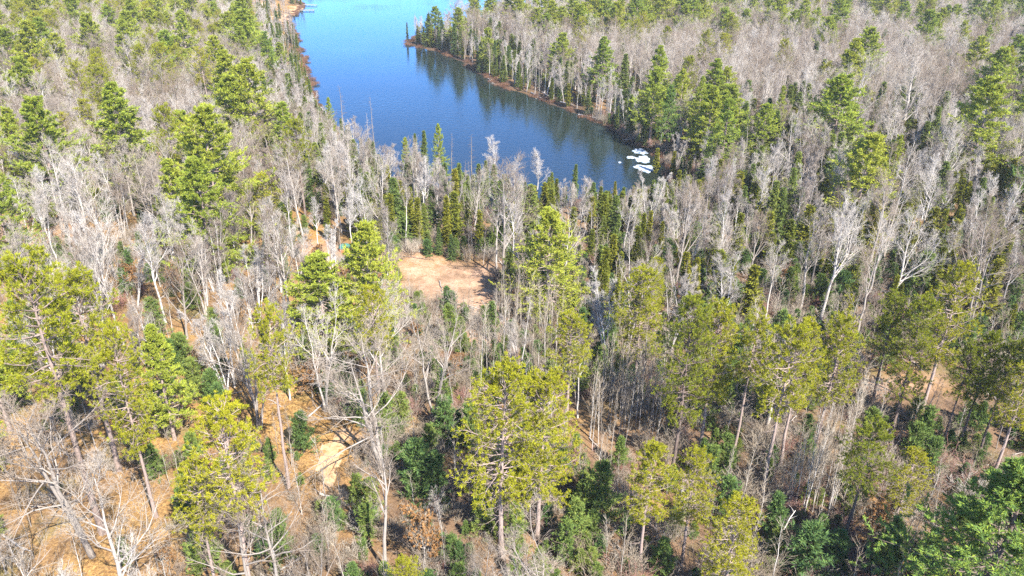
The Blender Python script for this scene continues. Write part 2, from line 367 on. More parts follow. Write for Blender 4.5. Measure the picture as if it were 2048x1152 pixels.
def make_spruce(seed, h=12., wide=1.7, mat='needles_spruce', cedar=False):
    g = np.random.default_rng(seed); tr, cr = MB(), MB()
    P, rr = stem(g, h, h * .012); tube(tr, P, rr, 6)
    z0 = .06; zs = np.arange(z0 * h, h * .99, .30); S, D, L = [], [], []
    for z in zs:
        t = (z / h - z0) / (1 - z0); n = g.integers(5, 8)
        if cedar: prof = wide * (1 - t) ** .55 * min(1, .55 + 2.5 * t)
        else: prof = wide * (1 - t) ** .9 * min(1, .8 + t) + .12
        az = g.uniform(0, 6.28) + np.arange(n) / n * 6.28 + g.normal(0, .3, n)
        el = np.radians((25 + 25 * t if cedar else -14 + 40 * t ** 2) + g.normal(0, 8, n))
        p, _, _ = along(P, rr, np.zeros(n, int), np.full(n, z / h))
        S.append(p); D.append(np.stack([np.cos(az) * np.cos(el), np.sin(az) * np.cos(el), np.sin(el)], 1)); L.append(prof * g.uniform(.5, 1.2, n) * g.uniform(.65, 1.2))
    S, D, L = map(np.concatenate, (S, D, L))
    B = grow(g, S, D, L, 4, up=.45 if cedar else .2, wob=.08); br = taper(len(B), 4, np.full(len(B), .016), .006); tube(tr, B, br, 3)
    idx, t, pos, d, r = fork(g, B, br, 8, .2, 1.0, 45, 14, .3 if cedar else .7)
    if cedar: blades(cr, g, pos, d, 5, .34, .062, .5, .45)
    else: blades(cr, g, pos, d, 5, .34, .05, .35, .05, 1.0)
    blades(cr, g, np.repeat(P[0, -1][None], 4, 0) - np.array([[0, 0, .25]]) * np.arange(4)[:, None], np.repeat([[0, 0, 1.]], 4, 0), 6, .3, .05, .35)
    n = 'cedar' if cedar else 'spruce'
    return tr.mesh(n + '_trunk', MAT['bark_dark'], True), cr.mesh(n + '_crown', MAT[mat]), h

def make_young_pine(seed, h=5., wide=2.0):
    g = np.random.default_rng(seed); tr, cr = MB(), MB()
    P, rr = stem(g, h, h * .016); tube(tr, P, rr, 5)
    zs = np.arange(.05 * h, h * .97, .30); S, D, L = [], [], []
    for z in zs:
        t = z / h; n = g.integers(5, 8); prof = wide * (1 - t) ** .65 * min(1, .7 + t) * (1 if g.random() < .6 else .6) + .15
        az = g.uniform(0, 6.28) + np.arange(n) / n * 6.28 + g.normal(0, .3, n); el = np.radians(5 + 40 * t + g.normal(0, 9, n))
        p, _, _ = along(P, rr, np.zeros(n, int), np.full(n, z / h))
        S.append(p); D.append(np.stack([np.cos(az) * np.cos(el), np.sin(az) * np.cos(el), np.sin(el)], 1)); L.append(prof * g.uniform(.6, 1.2, n))
    S, D, L = map(np.concatenate, (S, D, L))
    B = grow(g, S, D, L, 4, up=.35, wob=.1); br = taper(len(B), 4, np.full(len(B), .018), .007); tube(tr, B, br, 3)
    _, _, pos, d, _ = fork(g, B, br, 8, .3, 1.0, 42, 14, .5); blades(cr, g, pos, d, 6, .36, .034, .45, .3, 1.0)
    return tr.mesh('young_pine_trunk', MAT['bark_dark'], True), cr.mesh('young_pine_crown', MAT['needles_young']), h

def make_bare(seed, h=15., spread=1.0, limbs=13, stems=1, n3=6, n4=4, ang=42, bark='bark_grey', twig='twig_grey', lo=.28, rad=.0135, split=.25, tw=.0095, leaves=None, wob=.13, up=.55):
    """leafless broadleaf tree: stems > limbs > branches > twigs"""
    g = np.random.default_rng(seed); tr, cr = MB(), MB()
    Ps, Rs = [], []
    for s in range(stems):
        P, rr = stem(g, h * .92 * (1 if s == 0 else g.uniform(.75, .97)), h * rad * (1 if stems == 1 else .72), K=9, wob=.03, lean=0.03 if stems == 1 else g.uniform(.10, split))
        Ps.append(P[0]); Rs.append(rr[0])
    P, rr = np.array(Ps), np.array(Rs); tube(tr, P, rr, 7)
    idx, t, pos, d, r = fork(g, P, rr, limbs, lo, .99, ang, 9)
    L = h * .40 * spread * (1.12 - .62 * (t - lo) / (1 - lo)) * g.uniform(.65, 1.15, len(t)) / (1 if stems == 1 else 1.3)
    B = grow(g, pos, d, L, 6, up=up, wob=wob); r1 = np.minimum(r * .62, .02 + L * .013); br = taper(len(B), 6, r1, .012); tube(tr, B, br, 5)
    i2, t2, p2, d2, q2 = fork(g, B, br, 7, .22, 1.0, 38, 10)
    L2 = L[i2] * (.52 - .26 * t2) * g.uniform(.6, 1.2, len(t2)) + .1
    B2 = grow(g, p2, d2, L2, 4, up=.35, wob=.14); b2 = taper(len(B2), 4, np.minimum(q2 * .7, .03 if rad < .015 else .055), .009); tube(cr, B2, b2, 4)
    i3, t3, p3, d3, q3 = fork(g, B2, b2, n3, .2, 1.0, 36, 11)
    L3 = L2[i3] * (.55 - .2 * t3) * g.uniform(.6, 1.2, len(t3)) + .12
    B3 = grow(g, p3, d3, L3, 3, up=.22, wob=.14); b3 = taper(len(B3), 3, np.full(len(B3), tw * 1.15), tw * .7); tube(cr, B3, b3, 3)
    i4, t4, p4, d4, _ = fork(g, B3, b3, n4, .25, 1.0, 34, 11)
    cones(cr, p4, p4 + d4 * (L3[i4] * .45 * g.uniform(.6, 1.3, len(t4)) + .16)[:, None], np.full(len(p4), tw))
    _, _, p5, d5, _ = fork(g, B, br, 5, .3, 1.0, 45, 12); cones(cr, p5, p5 + d5 * g.uniform(.3, .8, (len(p5), 1)), np.full(len(p5), tw))
    if leaves:
        lf = MB(); m = g.random(len(p4)) < leaves; c = p4[m] + d4[m] * .2; blades(lf, g, c, d4[m] * .3 + np.array([0, 0, -.4]), 4, .22, .075, .8)
        return tr.mesh('oak_trunk', MAT[bark], True), cr.mesh('oak_twigs', MAT[twig]), h, lf.mesh('oak_leaves', MAT['oak_leaves'])
    return tr.mesh('bare_trunk', MAT[bark], True), cr.mesh('bare_crown', MAT[twig]), h

def make_sapling(seed, h=6., bark='bark_grey', twig='twig_brush', n=15):
    g = np.random.default_rng(seed); tr, cr = MB(), MB()
    P, rr = stem(g, h, .045 * h / 6, wob=.03, lean=.06); tube(tr, P, rr, 4)
    _, t, p, d, _ = fork(g, P, rr, n, .25, .99, 34, 9); L = h * .26 * (1.15 - .75 * t) * g.uniform(.5, 1.2, len(t))
    B = grow(g, p, d, L, 3, up=.5, wob=.12); br = taper(len(B), 3, np.full(len(B), .016), .007); tube(cr, B, br, 3)
    i, t2, p2, d2, _ = fork(g, B, br, 7, .15, 1, 36, 10); cones(cr, p2, p2 + d2 * (L[i] * .4 * g.uniform(.5, 1.2, len(t2)) + .1)[:, None], np.full(len(p2), .009))
    return tr.mesh('sapling_trunk', MAT[bark], True), cr.mesh('sapling_crown', MAT[twig]), h

def make_shrub(seed, h=2.2, n=26, twig='twig_brush', r=1.1):
    g = np.random.default_rng(seed); tr, cr = MB(), MB()
    st = np.stack([g.normal(0, r * .3, n), g.normal(0, r * .3, n), np.full(n, -.15)], 1)
    d = np.stack([g.normal(0, .38, n), g.normal(0, .38, n), np.ones(n)], 1); L = h * g.uniform(.6, 1.15, n)
    B = grow(g, st, d, L, 5, up=.1, wob=.09); br = taper(n, 5, np.full(n, .017), .006); tube(tr, B, br, 3)
    i, t, p, dd, _ = fork(g, B, br, 8, .25, 1, 32, 9); L2 = L[i] * .25 * g.uniform(.5, 1.3, len(t))
    B2 = grow(g, p, dd, L2, 3, up=.2, wob=.1); b2 = taper(len(B2), 3, np.full(len(B2), .010), .005); tube(cr, B2, b2, 3)
    _, _, p3, d3, _ = fork(g, B2, b2, 4, .2, 1, 34, 9); cones(cr, p3, p3 + d3 * g.uniform(.12, .35, (len(p3), 1)), np.full(len(p3), .008))
    return tr.mesh('shrub_stems', MAT[twig], True), cr.mesh('shrub_twigs', MAT[twig]), h

def make_snag(seed, h=11.):
    g = np.random.default_rng(seed); tr, cr = MB(), MB()
    P, rr = stem(g, h, h * .011, wob=.02, lean=.03); tube(tr, P, rr, 5)
    _, t, p, d, _ = fork(g, P, rr, 46, .2, .98, 80, 12, .5); L = 1.5 * (1.1 - t) * g.uniform(.3, 1.1, len(t)) + .15
    B = grow(g, p, d, L, 3, up=-.05, wob=.12); br = taper(len(B), 3, np.full(len(B), .02), .007); tube(cr, B, br, 3)
    _, _, p2, d2, _ = fork(g, B, br, 4, .3, 1, 40, 10); cones(cr, p2, p2 + d2 * g.uniform(.12, .4, (len(p2), 1)), np.full(len(p2), .009))
    return tr.mesh('snag_trunk', MAT['bark_oak'], True), cr.mesh('snag_branches', MAT['twig_grey']), h

V = {
 'white_pine': [make_white_pine(100 + i, 20, [5.0, 4.3, 5.8, 4.8, 4.0][i], [.16, .26, .12, .3, .2][i]) for i in range(5)] + [make_white_pine(108, 20, 5.8, .12, 1.7, fine=.6), make_white_pine(109, 20, 3.6, .28, .5)],
 'red_pine': [make_red_pine(200 + i, 20, [3.0, 2.7, 3.3, 2.5, 3.0, 2.8][i], [.42, .55, .36, .46, .30, .60][i]) for i in range(6)],
 'spruce_tree': [make_spruce(300 + i, 12, [1.6, 1.3, 1.9, 1.2][i]) for i in range(4)],
 'cedar_tree': [make_spruce(330 + i, 9, [1.25, 1.0, 1.5, .85][i], 'needles_cedar', True) for i in range(4)],
 'young_pine': [make_young_pine(360 + i, 5, [2.0, 1.7, 2.3, 1.5][i]) for i in range(4)],
 'maple_tree': [make_bare(400 + i, 15, [1.0, .85, 1.15, .9, 1.05, .75, .95, 1.2, .7, 1.0][i], [13, 12, 14, 11, 8, 13, 8, 9, 10, 6][i], stems=[1, 1, 1, 1, 2, 1, 2, 1, 1, 3][i], ang=[42, 38, 46, 35, 38, 33, 36, 52, 30, 36][i], lo=[.28, .35, .25, .4, .35, .38, .3, .45, .5, .3][i], n4=[4, 4, 4, 3, 4, 3, 4, 4, 2, 3][i]) for i in range(10)],
 'oak_tree': [make_bare(450 + i, 18, 1.15, 14, stems=[1, 2, 1, 2][i], ang=54, lo=[.3, .34, .38, .3][i], rad=.0152, n3=6, n4=4, split=.20, wob=.2, up=.30, bark='bark_oak') for i in range(4)],
 'birch_tree': [make_bare(500 + i, 14, [.55, .6, .5, .62, .5, .42, .7][i], [20, 9, 8, 18, 20, 16, 14][i], stems=[1, 3, 4, 1, 1, 1, 2][i], ang=[30, 30, 30, 30, 30, 24, 38][i], bark='bark_birch', twig='twig_birch', lo=[.3, .3, .35, .4, .45, .55, .35][i], rad=.0095, n3=[6, 6, 6, 6, 5, 4, 5][i], n4=[4, 4, 4, 4, 3, 3, 3][i], split=.26) for i in range(7)],
 'sapling': [make_sapling(600 + i, 6, ['bark_grey', 'bark_birch', 'bark_grey', 'bark_grey'][i]) for i in range(4)],
 'shrub': [make_shrub(650 + i, 2.2, 26, ['twig_brush', 'twig_grey', 'twig_brush', 'twig_red'][i]) for i in range(4)],
 'dead_tree': [make_snag(700 + i) for i in range(3)],
 'leafy_oak': [make_bare(750 + i, 5, 1.0, 10, lo=.12, n3=5, n4=4, rad=.012, twig='twig_brush', leaves=.32) for i in range(2)],
}

# ------------------------------------------------------------------ ground
def setting(o, kind='structure'):
    o['kind'] = kind; col.objects.link(o); return o
def grid_axis(parts):
    return np.unique(np.round(np.concatenate([np.arange(*p) for p in parts]), 4))
gx = grid_axis([(-4000, -600, 400), (-600, -200, 12), (-200, 200, 1.6), (200, 600, 12), (600, 4001, 400)])
gy = grid_axis([(-1500, 0, 150), (0, 30, 5), (30, 420, 1.6), (420, 850, 6), (850, 1300, 50), (1300, 5001, 300)])
GX, GY = np.meshgrid(gx, gy)
GZ = ground_z(GX, GY)
mb = MB(); nx, ny = len(gx), len(gy)
ii = (np.arange(ny - 1)[:, None] * nx + np.arange(nx - 1)[None, :]).ravel()
mb.add(np.stack([GX, GY, GZ], -1).reshape(-1, 3), f4=np.stack([ii, ii + 1, ii + nx + 1, ii + nx], -1))
gme = mb.mesh('ground', MAT['ground'], True)

def blob(P, pts, soft=14):          # soft union of ellipses given in photo pixels (x, y, rx, ry)
    m = np.zeros(P.shape[:-1])
    for x, y, rx, ry in pts:
        q = ((P[..., 0] - x) / rx) ** 2 + ((P[..., 1] - y) / ry) ** 2
        m = np.maximum(m, np.clip(1.35 - np.sqrt(q), 0, .5) / .5)
    return m
PALE = [(870, 555, 70, 40), (930, 580, 55, 46), (960, 640, 36, 46), (640, 520, 40, 45), (780, 520, 60, 25), (1790, 770, 80, 16),
        (1580, 560, 40, 25), (30, 470, 60, 55), (120, 470, 40, 30)]
OPEN = [(872, 553, 72, 40), (940, 592, 44, 46), (640, 520, 26, 40), (395, 480, 28, 34), (20, 465, 45, 40), (320, 630, 22, 45), (672, 905, 48, 70), (700, 980, 50, 30),
        (270, 1040, 85, 80), (150, 1080, 60, 50), (1790, 770, 120, 26), (1910, 815, 90, 28), (1190, 890, 45, 30), (690, 497, 26, 16), (580, 25, 22, 12)]
GP, _ = proj(np.stack([GX, GY, GZ], -1))
wx = (vnoise(GX, GY, 4, 8) - .5) * 46; wy = (vnoise(GX, GY, 4, 9) - .5) * 30
GPw = GP + np.stack([wx, wy], -1)
infront = GY > 25
pale = np.where(infront, blob(GPw, PALE), 0)
sdg = lake_sd(GX, GY); wet = np.clip(1 - (sdg + (vnoise(GX, GY, 5, 12) - .5) * 6) / 8, 0, 1)
green = np.where(GY < 140, .6, .4) * (1 - pale)
brownish = np.clip((GPw[..., 0] - 560) / 700, 0, .55) * infront + .25 * (vnoise(GX, GY, 7, 51) - .4)
for nm, arr in (('brown', brownish), ('pale', pale), ('wet', wet), ('green', green)):
    a_ = gme.attributes.new(nm, 'FLOAT', 'POINT'); a_.data.foreach_set('value', arr.ravel().astype(np.float32))
setting(bpy.data.objects.new('ground', gme))

def sheet(name, px_blobs, mat, step, lift, box):
    """an irregular patch that follows the ground"""
    x = np.arange(box[0], box[1], step); y = np.arange(box[2], box[3], step); X, Y = np.meshgrid(x, y); Z = ground_z(X, Y)
    P, _ = proj(np.stack([X, Y, Z], -1))
    P = P + np.stack([(vnoise(X, Y, 1.6, 21) - .5) * 30 + (vnoise(X, Y, .5, 23) - .5) * 14, (vnoise(X, Y, 1.6, 22) - .5) * 24 + (vnoise(X, Y, .5, 24) - .5) * 10], -1)
    m = blob(P, px_blobs) > .6
    cell = m[:-1, :-1] & m[1:, :-1] & m[:-1, 1:] & m[1:, 1:]
    n = len(x); ii = (np.arange(len(y) - 1)[:, None] * n + np.arange(n - 1)[None, :])[cell]
    b = MB(); b.add(np.stack([X, Y, Z + lift], -1).reshape(-1, 3), f4=np.stack([ii, ii + 1, ii + n + 1, ii + n], -1))
    return setting(bpy.data.objects.new(name, b.mesh(name, mat, True)))
c = at(680, 910); sheet('sandy_path', [(692, 872, 26, 20), (668, 910, 27, 30), (656, 955, 22, 30), (690, 990, 20, 14)], MAT['sand'], .3, .035, (c[0] - 9, c[0] + 9, c[1] - 9, c[1] + 9))
c = at(578, 30); sheet('beach', [(570, 34, 26, 12), (596, 20, 24, 8)], MAT['sand'], 1.5, .12, (c[0] - 60, c[0] + 60, c[1] - 130, c[1] + 130))

b = MB(); lx0, ly0 = lake_poly.min(0) - 6; lx1, ly1 = lake_poly.max(0) + 6
b.add([(lx0, ly0, 0), (lx1, ly0, 0), (lx1, ly1, 0), (lx0, ly1, 0)], f4=[(0, 1, 2, 3)])
setting(bpy.data.objects.new('lake', b.mesh('lake', MAT['water'])))

# ------------------------------------------------------------------ where the trees stand
trees = []      # dict(kind, var, x, y, z, h, rot, wide, label)
def hero(kind, base, top_y=None, h=None, var=None, wide=1.0, label=None, rot=None, lean=(0, 0)):
    p = at(*base)
    if h is None:       # height so that the tip comes out at the photograph's row
        d = math.hypot(p[0], p[1]); lo_, hi_ = .5, 40.
        for _ in range(40):
            mid = (lo_ + hi_) / 2; q, _z = proj(np.array([p[0], p[1], p[2] + mid]))
            if q[1] > top_y: lo_ = mid
            else: hi_ = mid
        h = mid
    trees.append(dict(kind=kind, var=var if var is not None else len(trees) % len(V[kind]), x=p[0], y=p[1], z=p[2], h=h,
                      rot=rot if rot is not None else float(rng.uniform(0, 6.28)), wide=wide, label=label, hero=True, lean=lean))
H = hero
# --- nearest pines
H('red_pine', (207, 1066), 530, var=5, wide=0.92, label='tall olive pine rising behind the big forked grey oak')
H('red_pine', (238, 940), 548, var=1, wide=0.98, label='tall pine sharing the broad olive crown above the forked oak')
H('red_pine', (313, 1034), 665, var=0, wide=0.72, label='pine on a long pale bare trunk standing in open orange leaf litter')
H('red_pine', (512, 1215), 812, var=1, wide=0.95, label='bright yellow-green pine beside the trunk with bare stubs, the taller of a pair')
H('red_pine', (440, 1205), 932, var=1, wide=0.85, label='shorter bright yellow-green pine tucked under its taller neighbour near the orange litter')
H('red_pine', (577, 975), 628, var=5, wide=0.72, label='thin-crowned pine with many bare pale stubs on its long trunk')
H('red_pine', (1003, 1112), 752, var=2, wide=1.10, label='broad yellow-green pine with bare tangled inner branches, thicker trunk of the twin')
H('red_pine', (1074, 1078), 757, var=4, wide=1.05, label='broad yellow-green pine leaning its crown against its twin, thinner trunk')
H('red_pine', (1279, 1136), 895, var=3, wide=1.05, label='thin open pine with dark trunk just past the round bright green young pine')
H('red_pine', (1362, 1130), 910, var=0, wide=1.00, label='yellow-green pine with a lopsided crown beside the red-twigged bush')
H('red_pine', (1440, 1235), 1005, var=4, wide=1.10, label='bright yellow-green pine low at the bottom edge beside the lopsided one')
H('red_pine', (1132, 865), 632, var=1, wide=1.10, label='yellow-green pine with bare lower twigs in the middle of the sapling thicket')
H('red_pine', (1268, 775), 545, var=4, wide=1.15, label='tall thin olive pine with a dark shaded trunk above the sapling thicket')
H('red_pine', (760, 835), 578, var=1, wide=0.85, label='slim pine with a small gold top just before the bright green pair')
H('red_pine', (1343, 948), 612, var=2, wide=0.84, label='dense dark green pine with a tall shaded trunk over the thicket')
H('red_pine', (1398, 915), 618, var=0, wide=0.92, label='pine with a pale trunk and a wide olive crown, first of the trunk row')
H('red_pine', (1466, 910), 640, var=5, wide=0.88, label='pine with a pale trunk, second of the trunk row over the brush')
H('red_pine', (1522, 1000), 655, var=1, wide=0.92, label='pine with a double-looking pale trunk behind the slim leaning saplings')
H('red_pine', (1560, 935), 650, var=3, wide=0.84, label='slender pine close behind the pale double trunk')
H('red_pine', (1628, 905), 640, var=0, wide=0.97, label='full crowned olive pine above the leaning sapling thicket')
H('red_pine', (1734, 842), 600, var=5, wide=0.88, label='pine with dark trunk at the near side of the tan clearing')
H('red_pine', (1782, 864), 605, var=4, wide=0.92, label='dark-trunked pine standing on the tan open ground')
H('red_pine', (1845, 815), 540, var=2, wide=0.92, label='tall gold-green pine at the far side of the tan open ground')
H('red_pine', (1881, 905), 690, var=1, wide=0.80, label='slim leaning dark-trunked pine, left of the pair by the tan clearing')
H('red_pine', (1909, 908), 675, var=3, wide=0.84, label='slim leaning dark-trunked pine, right of the pair by the tan clearing')
H('red_pine', (1953, 925), 690, var=5, wide=0.84, label='thin pine with small crown between the dark pair and the edge trunk')
H('red_pine', (1987, 952), 690, var=0, wide=0.88, label='leaning pine with a pale-edged trunk at the right edge')
H('red_pine', (1683, 1110), 850, var=1, wide=1.00, label='pine with a ragged dark crown and pale slanted trunk beside the blue-green pine')
H('red_pine', (1787, 1055), 905, var=4, wide=1.15, label='short gold-green pine just behind the huge blue-green pine')
H('red_pine', (818, 1275), 1122, var=2, wide=1.00, label='gold pine tip poking up at the bottom edge')
H('white_pine', (1925, 1290), 925, var=5, wide=1.35, label='huge dense blue-green pine filling the bottom right corner')
H('white_pine', (-40, 1010), 690, var=4, wide=.9, label='shaded green pine at the left edge')
H('white_pine', (20, 860), 600, var=3, wide=.9, label='bright green pine at the left edge under the olive crowns')
H('white_pine', (350, 880), 655, var=4, wide=.95, label='soft light green pine behind the bare trunk in the orange litter')
# --- middle pines
H('white_pine', (1095, 632), 418, var=2, wide=1.25, label='big feathery bright green pine at the shaded end of the clearing')
H('white_pine', (745, 695), 442, var=2, wide=1.0, label='tall bright green pine of the pair, nearer the clearing')
H('white_pine', (652, 705), 508, var=2, wide=1.45, label='broad bright green pine of the pair, nearer the twin grey trunks')
H('white_pine', (428, 470), 275, var=2, wide=.95, label='dense bright green pine above the small orange opening')
H('white_pine', (470, 478), 320, var=0, wide=.8, label='green pine touching the gold pine above the orange opening')
H('red_pine', (540, 490), 356, var=2, wide=1.25, label='gold-olive rounded pine beside the dense bright green one')
H('red_pine', (1300, 660), 520, var=4, wide=0.90, label='small olive pine behind the tall thin one')
# --- far pines, left bank
for k, bx_, by_, ty_, v_, w_, lb in [
 ('white_pine', 60, 400, 212, 0, 1.05, 'loose pale green pine on the left edge above the pale birches'),
 ('red_pine', 200, 335, 205, 2, 1.35, 'gold rounded pine, taller of the gold pair'),
 ('red_pine', 150, 328, 228, 0, 1.3, 'gold rounded pine, shorter of the gold pair'),
 ('white_pine', 220, 345, 262, 2, .9, 'small green pine at the foot of the gold pair'),
 ('white_pine', 338, 178, 84, 2, 1.05, 'broad green pine with dark level boughs left of the lake'),
 ('white_pine', 290, 130, 40, 0, 1.05, 'pine just behind the broad one with dark level boughs'),
 ('white_pine', 440, 100, 2, 2, 1.1, 'pine at the near corner of the big pine clump by the lake'),
 ('white_pine', 482, 118, 4, 0, 1.1, 'pine in the middle of the big pine clump by the lake'),
 ('white_pine', 512, 140, 28, 1, 1.1, 'pine at the lake side of the big pine clump'),
 ('white_pine', 540, 172, 62, 2, 1.05, 'pine with dark low boughs nearest the lake in the big clump'),
 ('white_pine', 450, 150, 55, 3, 1.0, 'gold pine at the front of the big pine clump'),
 ('white_pine', 466, 200, 122, 4, 1.0, 'small bright pine below the big pine clump'),
 ('white_pine', 550, 262, 176, 2, 1.0, 'wide pine among bare trees near the west shore'),
 ('white_pine', 510, 250, 165, 1, .9, 'narrow pine beside the wide one near the west shore'),
 ('red_pine', 88, 170, 98, 2, 1.2, 'olive pine alone among grey trees on the left'),
 ('red_pine', 192, 195, 125, 0, 1.2, 'olive pine, lower of two small olive pines'),
 ('red_pine', 240, 188, 120, 4, 1.2, 'olive pine, upper of two small olive pines'),
 ('red_pine', 130, 115, 58, 2, 1.2, 'small olive pine behind the lone olive one'),
 ('red_pine', 20, 245, 188, 0, 1.2, 'small olive pine near the left edge'),
 ('white_pine', 185, 128, 30, 3, 1.05, 'thin yellowish pine with drooping boughs at the upper left'),
 ('white_pine', 62, 95, 0, 2, 1.2, 'bright yellow-green pine in the upper left corner'),
 ('white_pine', 18, 130, 62, 0, 1.2, 'bright green pine at the left edge near the top'),
 ('white_pine', 322, 55, -10, 0, 1.1, 'pine near the top behind the broad dark-boughed one'),
 # right bank and beyond
 ('white_pine', 1640, 152, 32, 2, 1.15, 'big rounded green pine standing out above the lilac-grey trees'),
 ('white_pine', 1850, 140, 25, 2, 1.1, 'bright pine at the front of the upper right clump'),
 ('white_pine', 1905, 150, 40, 0, 1.1, 'pine in the middle of the upper right clump'),
 ('white_pine', 1955, 145, 50, 3, 1.0, 'dull green pine at the right of the upper right clump'),
 ('white_pine', 1820, 100, 5, 1, 1.1, 'pine at the back of the upper right clump'),
 ('white_pine', 1720, 115, 40, 3, 1.0, 'thin pine left of the upper right clump'),
 ('white_pine', 1755, 130, 58, 4, 1.0, 'darker pine left of the upper right clump'),
 ('white_pine', 1690, 60, 0, 2, 1.1, 'pine behind the big rounded one at the top'),
 ('white_pine', 1370, 65, 5, 2, 1.0, 'dark pine near the top, first of the scattered row'),
 ('spruce_tree', 1402, 125, 80, 2, 1.4, 'small pointed spruce under the scattered pine row'),
 ('white_pine', 1430, 105, 28, 0, 1.1, 'dark green pine above the small pointed spruce'),
 ('white_pine', 1490, 90, 18, 3, 1.05, 'yellow-green pine in the middle of the scattered row'),
 ('white_pine', 1555, 100, 18, 2, 1.1, 'full pine at the right of the scattered row'),
 ('white_pine', 1285, 62, -8, 2, 1.1, 'pine near the top centre right'),
 ('white_pine', 1290, 118, 45, 0, 1.1, 'dark pine among lilac trees above the east shore'),
 ('white_pine', 1338, 112, 48, 2, 1.0, 'gold-green pine close beside the dark one above the east shore'),
 ('white_pine', 1182, 82, 32, 4, 1.1, 'small lone pine among grey trees above the lake point'),
 ('white_pine', 1388, 305, 152, 3, .85, 'thin yellow pine with sparse drooping boughs near the ice'),
 ('white_pine', 1545, 312, 172, 3, .85, 'thin yellow-green pine with sparse boughs right of the ice'),
 ('cedar_tree', 1728, 322, 245, 2, 1.7, 'rounded dark green cedar behind the bright yellow pine'),
 ('white_pine', 1768, 405, 268, 0, .9, 'bright yellow pine right of the dark rounded cedar'),
 ('white_pine', 2022, 305, 175, 2, 1.0, 'dark pine on the right edge with bare lower boughs'),
 ('white_pine', 2000, 420, 330, 3, .9, 'pine on the right edge over the marsh'),
 ('white_pine', 1330, 310, 170, 1, .9, 'blue-green pine on the bank by the ice'),
 ('white_pine', 880, 400, 248, 4, .75, 'pine with a tufted top in front of the blue water'),
 ('white_pine', 815, 395, 275, 1, .75, 'yellow-green pine on the near shore left of the tufted one'),
 ('white_pine', 665, 300, 195, 1, .8, 'ragged pine on the near shore where the lake narrows'),
]:
    H(k, (bx_, by_), ty_, var=6 if ('thin' in lb or 'sparse' in lb or 'ragged' in lb or 'tufted' in lb) and k == 'white_pine' else v_, wide=w_ * (.84 if k == 'white_pine' else 1), label=lb)
